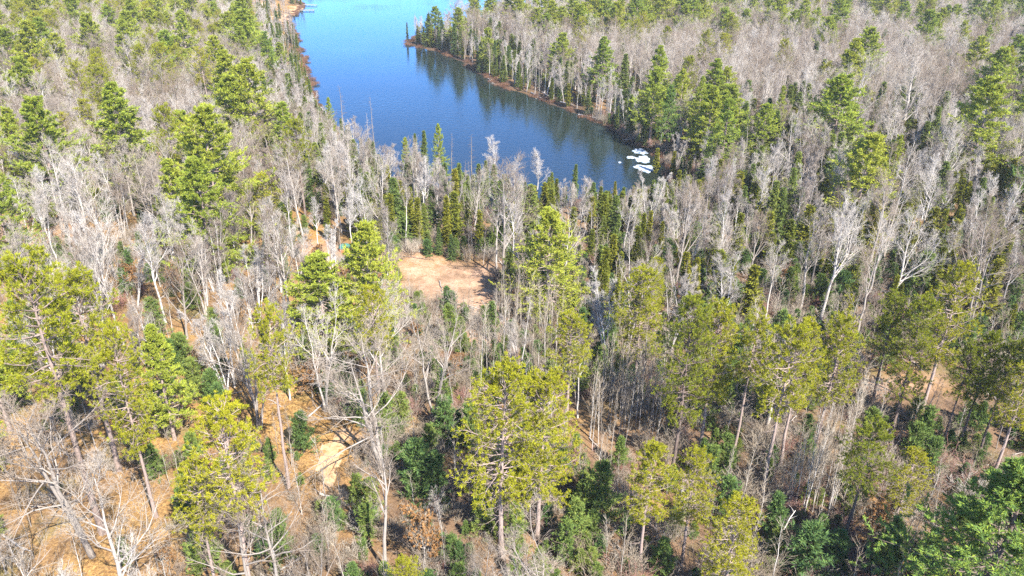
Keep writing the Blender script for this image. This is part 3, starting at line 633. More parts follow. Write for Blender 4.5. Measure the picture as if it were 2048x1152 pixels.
# --- spruces, cedars and young pines one can pick out
for k, bx_, by_, ty_, v_, w_, lb in [
 ('cedar_tree', 893, 493, 393, 3, 1.35, 'tall gold-green column cedar at the back of the clearing'),
 ('spruce_tree', 850, 478, 408, 2, 1.3, 'dark spruce left of the gold column cedar'),
 ('spruce_tree', 904, 520, 470, 2, 1.6, 'small dark pointed spruce at the clearing edge under the column cedar'),
 ('spruce_tree', 878, 510, 455, 0, 1.5, 'small dark spruce between the column cedar and the clearing'),
 ('spruce_tree', 832, 480, 425, 2, 1.4, 'blue-green spruce at the left back of the clearing'),
 ('young_pine', 1019, 560, 497, 0, .8, 'young green pine beside the big bare tree in the clearing'),
 ('young_pine', 901, 700, 612, 0, .9, 'young light green pine in the brush just below the clearing'),
 ('cedar_tree', 1222, 575, 470, 1, 1.5, 'olive cedar right of the feathery bright green pine'),
 ('cedar_tree', 1180, 530, 460, 0, 1.5, 'dark cedar half hidden behind the feathery pine'),
 ('cedar_tree', 1466, 455, 345, 2, 1.4, 'gold-green cedar in the wet wood right of the ice'),
 ('cedar_tree', 1565, 540, 440, 2, 1.7, 'broad dark olive cedar behind the spreading bare tree'),
 ('cedar_tree', 1598, 530, 412, 2, 1.6, 'yellow cedar beside the broad dark olive one'),
 ('cedar_tree', 1660, 480, 385, 0, 1.6, 'yellow-green cedar before the marsh'),
 ('cedar_tree', 1725, 530, 400, 1, 1.6, 'tall gold-green cedar at the marsh edge'),
 ('spruce_tree', 1925, 510, 420, 2, 1.3, 'dark spruce standing in the tan marsh'),
 ('young_pine', 1672, 620, 545, 2, 1.25, 'dark blue-green young pine behind the two slanted grey trunks'),
 ('young_pine', 1648, 640, 585, 0, 1.2, 'bright young pine between the two slanted grey trunks'),
 ('young_pine', 1838, 590, 510, 2, 1.2, 'blue-green young pine behind the tall gold-green pine'),
 ('cedar_tree', 325, 565, 490, 0, 1.3, 'small pointed evergreen beside the leaning birch trunk'),
 ('cedar_tree', 655, 478, 430, 2, 1.3, 'very dark cedar by the path left of the tent'),
 ('young_pine', 608, 905, 828, 2, 1.0, 'green bushy young pine at the left of the sandy path'),
 ('young_pine', 668, 1062, 1000, 2, 1.1, 'dark green bushy young pine below the sandy path'),
 ('young_pine', 735, 1078, 1010, 0, 1.1, 'green young pine under the pale slanting tree'),
 ('young_pine', 890, 885, 800, 2, 1.15, 'dark shaded young pine behind the big bare oak'),
 ('young_pine', 835, 990, 885, 2, 1.15, 'wide dark green young pine right of the big bare oak'),
 ('young_pine', 872, 995, 905, 0, 1.0, 'dark green young pine close to the twin broad pines'),
 ('young_pine', 965, 1070, 985, 2, .9, 'bright green young pine at the foot of the twin broad pines'),
 ('young_pine', 1030, 1100, 1010, 0, .95, 'yellow-green young pine between the two trunks of the twin pines'),
 ('young_pine', 1195, 1050, 932, 2, 1.0, 'round bright green young pine standing by itself'),
 ('young_pine', 1160, 1045, 965, 0, .9, 'dark young pine on the shaded side of the round bright one'),
 ('young_pine', 1540, 1075, 990, 1, 1.1, 'shaded young pine at the head of the dark hollow'),
 ('young_pine', 1600, 1165, 1055, 2, 1.3, 'wide dark blue-green young pine in the shaded hollow at the bottom'),
 ('young_pine', 1660, 1150, 1065, 0, 1.2, 'dark young pine behind the slanted pine trunk at the bottom'),
 ('young_pine', 1320, 1150, 1080, 1, 1.2, 'green young pine at the bottom edge under the lopsided pine'),
 ('young_pine', 253, 1128, 1076, 0, .95, 'small lone green bush in the orange litter'),
 ('young_pine', 445, 840, 770, 0, 1.1, 'blue-green young pine between the bare stubbed trunk and white birches'),
 ('young_pine', 395, 800, 720, 2, 1.0, 'light green young pine behind the white birch clump'),
 ('young_pine', 1455, 960, 895, 0, .9, 'grey-green young pine in the brush under the trunk row'),
 ('spruce_tree', 850, 345, 262, 3, 1.2, 'thin pointed spruce in front of the blue water'),
 ('spruce_tree', 834, 350, 268, 1, 1.0, 'thinner pointed spruce beside the other in front of the water'),
 ('spruce_tree', 1147, 405, 330, 1, 1.2, 'pointed spruce against the lower water'),
 ('cedar_tree', 1311, 350, 297, 0, 1.5, 'small bright yellow cedar in front of the ice'),
 ('cedar_tree', 1345, 352, 302, 1, 1.5, 'small bright yellow cedar just right of the ice'),
 ('spruce_tree', 858, 98, 28, 2, 1.5, 'dark spruce at the tip of the wooded point'),
 ('spruce_tree', 885, 105, 40, 2, 1.5, 'second dark spruce from the tip of the wooded point'),
 ('spruce_tree', 910, 110, 48, 0, 1.5, 'third dark spruce from the tip of the wooded point'),
 ('spruce_tree', 815, 84, 45, 3, 1.0, 'tiny thin spruce alone at the very tip of the point'),
]:
    H(k, (bx_, by_), ty_, var=v_, wide=w_, label=lb)
# --- bare trees one can pick out
for k, bx_, by_, ty_, v_, w_, lb in [
 ('oak_tree', 186, 1112, 762, 1, 1.25, 'big forked grey oak with spreading bare limbs in the orange litter'),
 ('oak_tree', 768, 948, 662, 3, 1.35, 'big bare oak with two rising stems right of the sandy path'),
 ('maple_tree', 772, 1142, 850, 5, .9, 'pale slanting bare tree below the big bare oak'),
 ('oak_tree', 505, 1225, 950, 0, .8, 'bare grey tree at the bottom edge under the yellow-green pair'),
 ('oak_tree', 562, 1215, 930, 2, .75, 'bare grey tree at the bottom edge right of the yellow-green pair'),
 ('maple_tree', 640, 1230, 1030, 6, .9, 'bare bushy tree at the bottom edge below the sandy path'),
 ('maple_tree', 1005, 558, 322, 2, 1.0, 'big bare tree casting a long shadow over the clearing'),
 ('maple_tree', 1445, 595, 440, 4, 1.15, 'spreading bare tree with two stems in the middle right'),
 ('maple_tree', 1600, 625, 425, 5, 1.0, 'tall slanted bare tree, left of two grey trunks'),
 ('maple_tree', 1640, 652, 420, 1, 1.0, 'tall slanted bare tree, right of two grey trunks'),
 ('maple_tree', 1734, 608, 440, 3, 1.0, 'pale bare tree behind the tall gold-green pine'),
 ('oak_tree', 1936, 670, 395, 3, .9, 'large forked bare tree near the right edge'),
 ('maple_tree', 585, 660, 440, 3, 1.0, 'bare tree with a straight trunk, right of the twin grey trunks'),
 ('maple_tree', 574, 655, 425, 5, 1.0, 'bare tree with a straight trunk, left of the twin grey trunks'),
 ('maple_tree', 1290, 560, 465, 2, .9, 'small spreading bare tree right of the feathery pine'),
 ('birch_tree', 455, 790, 585, 2, 1.0, 'white many-stemmed birch clump left of the thin stubbed pine'),
 ('birch_tree', 470, 775, 600, 1, 1.0, 'second white birch clump close beside the many-stemmed one'),
 ('birch_tree', 210, 600, 425, 2, 1.2, 'large fan of white birch stems behind the olive crowns'),
 ('birch_tree', 150, 585, 430, 1, 1.2, 'fan of white birch stems at the left of the large fan'),
 ('birch_tree', 275, 615, 500, 1, 1.1, 'white birch clump at the right of the large fan'),
 ('birch_tree', 332, 645, 425, 3, 1.1, 'leaning pale birch with a long bare trunk'),
 ('birch_tree', 636, 505, 395, 4, 1.0, 'slim white birch with a bright foot by the path to the tent'),
 ('birch_tree', 707, 512, 385, 3, 1.0, 'slim white birch just right of the tent'),
 ('birch_tree', 993, 400, 274, 0, 1.15, 'tall white birch standing against the lower water'),
 ('birch_tree', 1075, 410, 300, 3, 1.1, 'white birch against the lower water right of the tall one'),
 ('birch_tree', 1295, 460, 330, 2, 1.0, 'white fan of birch stems just below the ice'),
 ('birch_tree', 1787, 280, 190, 2, 1.25, 'very white branching birch among the grey trees'),
 ('birch_tree', 1510, 460, 340, 0, 1.1, 'pale slim tree in the wet wood left of the marsh'),
 ('birch_tree', 1940, 520, 380, 1, 1.1, 'pale birch clump in the marsh near the right edge'),
 ('maple_tree', 1690, 290, 120, 2, 1.1, 'large silvery crowned bare tree, first of two'),
 ('maple_tree', 1800, 290, 108, 0, 1.25, 'large silvery crowned bare tree, second of two'),
 ('maple_tree', 1890, 280, 128, 2, 1.1, 'large grey crowned bare tree right of the silvery pair'),
 ('maple_tree', 620, 400, 300, 4, 1.1, 'silvery bare tree close to the near shore'),
 ('dead_tree', 752, 330, 190, 1, .7, 'tall grey dead spar standing against the water'),
 ('dead_tree', 740, 325, 225, 0, .8, 'shorter grey dead spar beside the tall one'),
 ('dead_tree', 905, 385, 265, 2, .8, 'thin dead tree with bare spikes against the water'),
 ('dead_tree', 942, 395, 268, 0, 1.0, 'dead tree with drooping bare branches against the water'),
 ('dead_tree', 690, 300, 170, 1, 1.0, 'dead tree at the left shore where the lake narrows'),
 ('dead_tree', 640, 265, 185, 2, .8, 'grey dead spar at the left edge of the water'),
 ('dead_tree', 832, 95, 25, 1, 1.0, 'pale dead tree on the tip of the wooded point'),
 ('dead_tree', 1070, 195, 115, 2, 1.0, 'pale bleached dead tree leaning over the east shore'),
 ('dead_tree', 1360, 640, 520, 0, 1.0, 'bare dead trunk between the small olive pine and the spreading tree'),
 ('leafy_oak', 600, 715, 655, 0, 1.0, 'small rust-orange leaved oak at the foot of the bright green pair'),
 ('leafy_oak', 625, 795, 728, 1, 1.2, 'rust-orange leaved oak thicket right of the stubbed trunk'),
 ('leafy_oak', 850, 1140, 1015, 0, .8, 'tan-leaved small oak left of the twin broad pines'),
 ('leafy_oak', 1745, 1085, 1010, 1, 1.0, 'tan-leaved low oak beside the slanted pine trunk'),
 ('leafy_oak', 1570, 590, 540, 0, 1.1, 'tan-leaved small tree left of the slanted grey trunks'),
 ('maple_tree', 885, 1070, 975, 4, .8, 'small bare bushy tree right of the tan-leaved oak'),
 ('maple_tree', 965, 1220, 1085, 6, 1.0, 'bare purple-grey bush at the bottom edge under the twin pines'),
 ('maple_tree', 70, 1195, 1070, 4, 1.1, 'pale pinkish bare bush in the bottom left corner'),
]:
    H(k, (bx_, by_), ty_, var=v_, wide=w_, label=lb)
for (x0, x1, y0, y1, n, k) in [(1565, 1680, 975, 1040, 34, 'sapling'), (1170, 1330, 790, 905, 46, 'sapling'), (1000, 1130, 640, 760, 30, 'sapling'), (1620, 1720, 880, 960, 18, 'sapling'), (930, 1010, 640, 820, 20, 'sapling')]:
    for _ in range(n):
        H(k, (float(rng.uniform(x0, x1)), float(rng.uniform(y0, y1))), h=float(rng.uniform(6, 10)), var=int(rng.integers(0, 4)), wide=.8)
hero_n = len(trees)

occ = np.array([(t['x'], t['y'], {'oak_tree': 4.5, 'maple_tree': 3.5, 'white_pine': 3.2, 'red_pine': 2.6, 'birch_tree': 2.0}.get(t['kind'], 1.2)) for t in trees]).reshape(-1, 3)
def zone(px, py, sd, d):
    """mix of kinds by place, read off the photograph"""
    if sd < 16 and d > 95:
        if px > 800 and py < 330: return dict(spruce_tree=.26, cedar_tree=.22, birch_tree=.34, maple_tree=.10, white_pine=.035, dead_tree=.07)
        return dict(birch_tree=.32, cedar_tree=.24, spruce_tree=.24, dead_tree=.10, maple_tree=.06, white_pine=.015)
    if px < 620 and py < 300:
        wpx = .05 if (px > 400 and py < 150) or px < 110 else .03
        return dict(maple_tree=.55 - wpx * .6, white_pine=wpx, red_pine=.03, birch_tree=.17, cedar_tree=.03, young_pine=.03)
    if px < 620 and py < 520: return dict(maple_tree=.46, birch_tree=.22, white_pine=.03, red_pine=.02, cedar_tree=.08, young_pine=.15)
    if px > 850 and py < 130: return dict(maple_tree=.70, white_pine=.12 if py > 30 else .07, red_pine=.015, birch_tree=.08, cedar_tree=.03)
    if px > 850 and py < 260: return dict(maple_tree=.70, white_pine=.02, birch_tree=.16, red_pine=.015, spruce_tree=.07, cedar_tree=.03)
    if px > 1250 and py < 480: return dict(birch_tree=.28, maple_tree=.14, cedar_tree=.38, white_pine=.03, spruce_tree=.12, young_pine=.06)
    if py < 500: return dict(birch_tree=.34, maple_tree=.16, cedar_tree=.26, spruce_tree=.18, dead_tree=.04)
    if py < 700 and px > 1200: return dict(maple_tree=.15, sapling=.26, young_pine=.30, cedar_tree=.24, birch_tree=.07)
    if px > 1150: return dict(sapling=.70, young_pine=.25, maple_tree=.03, birch_tree=.02)
    if px > 600: return dict(sapling=.62, young_pine=.22, maple_tree=.07, birch_tree=.05, leafy_oak=.04)
    if py < 800: return dict(maple_tree=.20, birch_tree=.14, sapling=.32, young_pine=.26, white_pine=.015, leafy_oak=.04)
    return dict(sapling=.60, young_pine=.20, maple_tree=.12, leafy_oak=.08)
CANOPY = np.array([(560, 60), (610, 125), (640, 195), (700, 222), (760, 250), (800, 275), (850, 282), (900, 296), (950, 314), (1000, 322), (1050, 334), (1100, 340), (1150, 345), (1200, 356), (1250, 360), (1290, 352), (1345, 345), (1400, 300)], float)
HGT = dict(white_pine=(15, 23), red_pine=(15, 19), spruce_tree=(4.5, 13), cedar_tree=(4.5, 9.5), young_pine=(2.2, 5.5), maple_tree=(10.5, 16), birch_tree=(9, 14), sapling=(3.5, 7.5), dead_tree=(7, 13), leafy_oak=(2.5, 5), oak_tree=(14, 18))
RAD = dict(white_pine=2.6, red_pine=2.2, spruce_tree=1.25, cedar_tree=1.1, young_pine=1.3, maple_tree=3.3, birch_tree=2.35, sapling=1.0, dead_tree=1.4, leafy_oak=1.4, oak_tree=3)
cell = {}
def free(x, y, r):
    cx, cy = int(x // 5), int(y // 5)
    for i in (-1, 0, 1):
        for j in (-1, 0, 1):
            for (a, b_, q) in cell.get((cx + i, cy + j), ()):
                if (a - x) ** 2 + (b_ - y) ** 2 < ((q + r) * .5) ** 2 * 1.0: return False
    return True
def put(x, y, r): cell.setdefault((int(x // 5), int(y // 5)), []).append((x, y, r))
for t in trees: put(t['x'], t['y'], RAD.get(t['kind'], 1.2) * (2.4 if t['kind'] == 'white_pine' and t['h'] > 9 and t['y'] < 140 else 1.3))
NC = 52000
yy = np.concatenate([np.sqrt(rng.uniform(24 ** 2, 330 ** 2, int(NC * .62))), np.sqrt(rng.uniform(330 ** 2, 900 ** 2, int(NC * .38)))])
xx = rng.uniform(-1, 1, len(yy)) * (yy * .78 + 22)
sd_all = lake_sd(xx, yy); zz = ground_z(xx, yy); PP, _ = proj(np.stack([xx, yy, zz], -1))
op = blob(PP + np.stack([(vnoise(xx, yy, 4, 8) - .5) * 40, (vnoise(xx, yy, 4, 9) - .5) * 26], -1), OPEN)
stand = vnoise(xx, yy, 34, 41)
u1, u2, u3, u4, u5 = rng.random((5, len(yy)))
for i in range(len(yy)):
    if sd_all[i] < 1.2 or zz[i] < .25 or op[i] > .35: continue
    px, py = PP[i]; d = math.hypot(xx[i], yy[i])
    mix = zone(px, py, sd_all[i], d); cf = .15 + 1.9 * stand[i] ** 1.6; mix = {q: (v * cf if q in ('white_pine', 'red_pine') else v) for q, v in mix.items()}; k = None; a = u1[i] * sum(mix.values())
    for kk, wgt in mix.items():
        a -= wgt
        if a <= 0: k = kk; break
    if k is None: continue
    r = RAD[k] * (.85 + .3 * u2[i])
    if k == 'sapling' and px > 1300 and py > 660: r *= 1.45
    if d > 350: r *= 1.2
    elif d > 160 and k in ('maple_tree', 'birch_tree'): r *= .85
    if not free(xx[i], yy[i], r): continue
    put(xx[i], yy[i], r)
    lo_, hi_ = HGT[k]; h = lo_ + (hi_ - lo_) * u3[i]
    if sd_all[i] < 14: h *= .80
    if 565 < px < 1395 and py > np.interp(px, CANOPY[:, 0], CANOPY[:, 1]) and d > 60:
        lim = np.interp(px, CANOPY[:, 0], CANOPY[:, 1]) + 42 * u4[i] - (14 if u5[i] < .12 else 0)
        hmax = CAM_H - zz[i] - d * math.tan(math.radians(PITCH) + math.atan((lim - 576 - (px - 1024) * math.tan(R(ROLL))) / FPX)) * math.cos(math.atan((px - 1024) / FPX / 1.05)) 
        h = min(h, max(hmax, 3.0))
    if 790 < px < 1020 and 560 < py < 760: h = min(h, 3.2 + 2.2 * u2[i] + max(0, py - 660) * .03)
    trees.append(dict(kind=k, var=int(u4[i] * len(V[k])) % len(V[k]), x=xx[i], y=yy[i], z=zz[i], h=h, rot=u5[i] * 6.28, wide=(.85 + .3 * u2[i]) * (1.22 if k == 'white_pine' else 1.4 + .5 * (u5[i] - .5) if k in ('spruce_tree', 'cedar_tree') else 1), label=None, hero=False, lean=tuple(rng.normal(0, .03 if k in ('spruce_tree', 'cedar_tree') else .05 if k in ('maple_tree', 'birch_tree', 'sapling', 'dead_tree') else .012, 2))))

# how large each one shows
XYZ = np.array([(t['x'], t['y'], t['z']) for t in trees]); HH = np.array([t['h'] for t in trees])
pb, zb = proj(XYZ); pt, zt = proj(XYZ + np.stack([0 * HH, 0 * HH, HH], -1))
inframe = (np.maximum(pb[:, 0], pt[:, 0]) > 6) & (np.minimum(pb[:, 0], pt[:, 0]) < 2042) & (pt[:, 1] < 1120) & (pb[:, 1] > 12) & (XYZ[:, 1] > 20)
size = HH / zb * np.where(inframe, 1, 0)
CAP = dict(white_pine=240, red_pine=150, spruce_tree=150, cedar_tree=170, young_pine=150, maple_tree=300, birch_tree=260, sapling=300, dead_tree=60, leafy_oak=40, oak_tree=60)
own = np.zeros(len(trees), bool)
for k, cap in CAP.items():
    ids = [i for i, t in enumerate(trees) if t['kind'] == k and size[i] > 0]
    ids.sort(key=lambda i: (-trees[i]['hero'], -size[i]))
    own[ids[:cap]] = True

PART = {'leafy_oak': ('trunk', 'crown', 'leaves')}
CATEGORY = dict(white_pine='pine', red_pine='pine', spruce_tree='spruce', cedar_tree='cedar', young_pine='pine', maple_tree='tree', oak_tree='tree', birch_tree='birch', sapling='sapling', dead_tree='dead tree', leafy_oak='oak')
def plant(t, i):
    v = V[t['kind']][t['var']]; s = t['h'] / v[2]
    e = bpy.data.objects.new(t['kind'], None); col.objects.link(e)
    e.empty_display_size = .2
    e.location = (t['x'], t['y'], t['z']); e.rotation_euler = (t['lean'][0], t['lean'][1], t['rot']); e.scale = (s * t['wide'], s * t['wide'], s)
    e['label'] = LABEL[i]; e['category'] = CATEGORY[t['kind']]; e['group'] = GROUP[t['kind']]
    for nm, me in zip(PART.get(t['kind'], ('trunk', 'crown')), (v[0], v[1], *v[3:])):
        o = bpy.data.objects.new(nm, me); o.parent = e; o.color = (t['tint'], 0, 0, 1); col.objects.link(o)
    return e
LAND = [(690, 500, 'tent'), (1290, 320, 'ice'), (870, 540, 'clearing'), (672, 910, 'sandy path'), (580, 30, 'beach'), (1840, 455, 'marsh'), (1800, 775, 'tan open ground'), (395, 480, 'small orange opening')] + [(*m, nm) for *m, nm in [
 (186, 1112, 'forked grey oak'), (313, 1034, 'pale bare trunk in orange litter'), (512, 1150, 'bright yellow-green pine pair'), (577, 975, 'stubbed pine trunk'), (768, 948, 'big two-stemmed oak'), (1003, 1112, 'twin broad pines'),
 (1195, 1050, 'round bright young pine'), (1362, 1130, 'lopsided pine'), (1522, 1000, 'pale double trunk'), (1398, 915, 'pine trunk row'), (1683, 1110, 'slanted ragged pine'), (1925, 1150, 'huge blue-green pine'), (1987, 952, 'right edge trunk'),
 (1132, 865, 'pine in the thicket'), (1268, 775, 'tall thin olive pine'), (760, 835, 'slim gold-topped pine'), (690, 700, 'bright green pair'), (1095, 632, 'feathery bright pine'), (893, 493, 'gold column cedar'), (1005, 558, 'big bare clearing tree'),
 (455, 790, 'white birch clump'), (210, 600, 'large white birch fan'), (332, 645, 'leaning pale birch'), (580, 658, 'twin grey trunks'), (428, 470, 'dense bright pine'), (540, 490, 'gold-olive rounded pine'), (175, 332, 'gold pine pair'), (60, 400, 'loose pale green pine'),
 (338, 178, 'broad dark-boughed pine'), (490, 120, 'big lakeside pine clump'), (550, 262, 'wide west shore pine'), (88, 170, 'lone olive pine'), (215, 190, 'two small olive pines'), (62, 95, 'corner yellow-green pine'), (752, 330, 'tall grey dead spar'), (880, 400, 'tufted pine'),
 (993, 400, 'tall shore birch'), (858, 98, 'wooded point'), (1070, 195, 'bleached leaning dead tree'), (1190, 244, 'floating shore log'), (1640, 152, 'big rounded pine'), (1880, 145, 'upper right pine clump'), (1450, 100, 'scattered pine row'), (1310, 115, 'dark and gold pine couple'),
 (1182, 82, 'small lone pine'), (1388, 305, 'thin yellow pine'), (1545, 312, 'sparse yellow-green pine'), (1728, 322, 'rounded dark cedar'), (1800, 290, 'silvery crowned trees'), (2022, 305, 'dark edge pine'), (1466, 455, 'gold-green cedar'), (1590, 535, 'broad olive cedars'),
 (1445, 595, 'spreading two-stemmed tree'), (1620, 640, 'two slanted grey trunks'), (1936, 670, 'large forked edge tree'), (1845, 815, 'tall gold-green pine'), (850, 1140, 'tan-leaved oak'), (625, 795, 'rust-orange oak'), (1222, 575, 'olive cedar'), (20, 860, 'left edge green pine')]]
LOOK = dict(white_pine=['green pine', 'narrow green pine', 'broad green pine', 'thin-boughed green pine', 'slim green pine', 'dense green pine', 'sparse green pine'], red_pine=['olive pine'], spruce_tree=['dark spruce', 'thin dark spruce', 'broad dark spruce', 'thin dark spruce'],
            cedar_tree=['olive cedar', 'slim olive cedar', 'broad olive cedar', 'slim olive cedar'], young_pine=['young bushy pine', 'young narrow pine', 'young broad pine', 'young narrow pine'],
            maple_tree=['leafless grey tree', 'leafless grey tree', 'spreading leafless tree', 'leafless grey tree', 'two-stemmed leafless tree', 'upright leafless tree', 'two-stemmed leafless tree', 'wide-topped leafless tree', 'sparse leafless tree', 'three-stemmed leafless tree'], oak_tree=['leafless old tree'],
            birch_tree=['slim leafless birch', 'three-stemmed leafless birch', 'many-stemmed leafless birch', 'slim leafless birch', 'slim leafless birch', 'narrow sparse birch', 'two-stemmed leafless birch'], sapling=['thin leafless sapling', 'thin white-barked sapling', 'thin leafless sapling', 'thin leafless sapling'],
            dead_tree=['grey dead tree'], leafy_oak=['withered-leaved small oak'])
GREEN = ('white_pine', 'red_pine', 'spruce_tree', 'cedar_tree', 'young_pine')
for t in trees:
    lb = t['label'] or ''; t['tint'] = float(rng.uniform(.45, 1) if t['kind'] == 'white_pine' else rng.uniform(.25, 1) if t['kind'] in GREEN else rng.random())
    if t['kind'] == 'oak_tree': t['tint'] = float(rng.uniform(.25, .5))
    elif any(k in lb for k in ('bright', 'gold', 'yellow', 'light green')): t['tint'] = float(rng.uniform(.72, 1.0))
    elif 'olive' in lb and t['kind'] == 'red_pine': t['tint'] = float(rng.uniform(.5, .85))
    elif any(k in lb for k in ('dark', 'blue-green', 'shaded')): t['tint'] = float(rng.uniform(.0, .22))  # trees called shaded have the shade painted into their crown and bark colour
    elif any(k in lb for k in ('pale', 'white', 'silvery')) and t['kind'] != 'maple_tree': t['tint'] = float(rng.uniform(.65, 1))
LA = np.array([(x, y) for x, y, _ in LAND], float); LABEL = {}; seen = {}
for i in np.nonzero(own)[0]:
    t = trees[i]
    if t['label']: LABEL[i] = t['label']; continue
    q = np.hypot(LA[:, 0] - pb[i, 0], (LA[:, 1] - pb[i, 1]) * 1.3); j = int(np.argmin(q)); dx, dy = pb[i] - LA[j]
    side = ['right of', 'before and right of', 'before', 'before and left of', 'left of', 'behind and left of', 'behind', 'behind and right of'][int(round(math.atan2(dy, dx) / (math.pi / 4))) % 8]
    lo_, hi_ = HGT[t['kind']]; fr = (t['h'] - lo_) / (hi_ - lo_); sz = 'tall ' if fr > .66 else 'short ' if fr < .3 else ''
    if t['kind'] in ('young_pine', 'leafy_oak') and sz: sz = {'tall ': 'larger ', 'short ': 'low '}[sz]
    tn = ('yellowish ' if t['tint'] > .7 else 'deep ' if t['tint'] < .3 else '') if t['kind'] in ('white_pine', 'red_pine', 'cedar_tree', 'young_pine') else ''
    near = 'close ' if q[j] < 45 and not tn else ''
    text = '%s%s%s %s%s the %s' % (sz, tn, LOOK[t['kind']][t['var'] % len(LOOK[t['kind']])], near, side, LAND[j][2])
    seen.setdefault(text, []).append((q[j], i))
ORD = ['nearest', 'second nearest', 'third nearest', 'fourth nearest', 'fifth nearest', 'sixth nearest', 'seventh nearest', 'eighth nearest', 'ninth nearest', 'tenth nearest', 'eleventh nearest', 'twelfth nearest', 'thirteenth nearest', 'fourteenth nearest', 'fifteenth nearest', 'sixteenth nearest', 'seventeenth nearest', 'eighteenth nearest', 'nineteenth nearest', 'twentieth nearest', 'twenty-first nearest', 'twenty-second nearest', 'twenty-third nearest', 'twenty-fourth nearest']
for text, v in seen.items():
    v.sort()
    for n, (_, i) in enumerate(v):
        LABEL[i] = text if len(v) == 1 else (ORD[min(n, len(ORD) - 1)] + ' ' + text)
GROUP = dict(white_pine='white pines', red_pine='red pines', spruce_tree='spruces', cedar_tree='cedars', young_pine='young pines in the understorey', maple_tree='leafless grey trees', oak_tree='old leafless trees', birch_tree='leafless birches',
             sapling='leafless saplings', dead_tree='dead standing trees', leafy_oak='small oaks with withered leaves')
for i in np.nonzero(own)[0]: plant(trees[i], i)

# the rest of the wood, and the brush under it, each as one mass
def mass(name, kinds, recs, label):
    """recs: (kind, var, x, y, z, rot, sx, sz)"""
    coll = bpy.data.collections.new(name + '_plants'); order = {}
    n = 0
    for k in kinds:
        for j, v in enumerate(V[k]):
            ch = bpy.data.collections.new('%s_%03d' % (name, n)); coll.children.link(ch); order[(k, j)] = n; n += 1
            for me in (v[0], v[1], *v[3:]):
                po = bpy.data.objects.new('plant_piece', me); po.color = (.8, .6, 0, 1); ch.objects.link(po)
    me = bpy.data.meshes.new(name); N = len(recs)
    me.vertices.add(N); me.vertices.foreach_set('co', np.array([r[2:5] for r in recs], np.float32).ravel())
    for nm, ty, arr in (('variant', 'INT', np.array([order[(r[0], r[1])] for r in recs], np.int32)), ('turn', 'FLOAT', np.array([r[5] for r in recs], np.float32))):
        a_ = me.attributes.new(nm, ty, 'POINT'); a_.data.foreach_set('value', arr)
    a_ = me.attributes.new('size', 'FLOAT_VECTOR', 'POINT'); a_.data.foreach_set('vector', np.array([(r[6], r[6], r[7]) for r in recs], np.float32).ravel())
    ng = bpy.data.node_groups.new(name, 'GeometryNodeTree')
    ng.interface.new_socket('Geometry', in_out='INPUT', socket_type='NodeSocketGeometry'); ng.interface.new_socket('Geometry', in_out='OUTPUT', socket_type='NodeSocketGeometry')
    N_ = ng.nodes; gi, go = N_.new('NodeGroupInput'), N_.new('NodeGroupOutput')
    ci = N_.new('GeometryNodeCollectionInfo'); ci.inputs[0].default_value = coll; ci.inputs['Separate Children'].default_value = True; ci.inputs['Reset Children'].default_value = True
    ip = N_.new('GeometryNodeInstanceOnPoints'); ip.inputs['Pick Instance'].default_value = True
    def attr(nm, ty):
        a = N_.new('GeometryNodeInputNamedAttribute'); a.data_type = ty; a.inputs[0].default_value = nm; return a.outputs[0]
    cx = N_.new('ShaderNodeCombineXYZ'); L_ = ng.links
    L_.new(attr('turn', 'FLOAT'), cx.inputs[2]); L_.new(cx.outputs[0], ip.inputs['Rotation']); L_.new(attr('size', 'FLOAT_VECTOR'), ip.inputs['Scale'])
    L_.new(attr('variant', 'INT'), ip.inputs['Instance Index']); L_.new(gi.outputs[0], ip.inputs['Points']); L_.new(ci.outputs[0], ip.inputs['Instance']); L_.new(ip.outputs[0], go.inputs[0])
    o = setting(bpy.data.objects.new(name, me), 'stuff'); o['label'] = label
    o.modifiers.new('scatter', 'NODES').node_group = ng
    return o
recs = []
for i, t in enumerate(trees):
    if not own[i]:
        s = t['h'] / V[t['kind']][t['var']][2]; recs.append((t['kind'], t['var'], t['x'], t['y'], t['z'], t['rot'], s * t['wide'], s))
mass('forest', list(V), recs, 'the rest of the mixed wood, leafless trees and pines as one mass')

def make_stick(seed):
    g = np.random.default_rng(seed); m = MB(); P = np.stack([np.linspace(-1.6, 1.6, 6), np.cumsum(g.normal(0, .1, 6)), np.full(6, .09) + g.uniform(0, .12, 6)], 1)[None]; rr = np.linspace(.085, .03, 6)[None]
    tube(m, P, rr, 6); _, t, p, d, _ = fork(g, P, rr, 7, .3, 1, 48, 12, .6); B = grow(g, p, d, g.uniform(.4, 1.3, len(t)), 4, .1, .15); tube(m, B, taper(len(B), 4, np.full(len(B), .028), .008), 4)
    return m.mesh('stick', MAT['bark_grey'], True), MB().mesh('none', None), 1.
V['stick'] = [make_stick(880 + i) for i in range(3)]
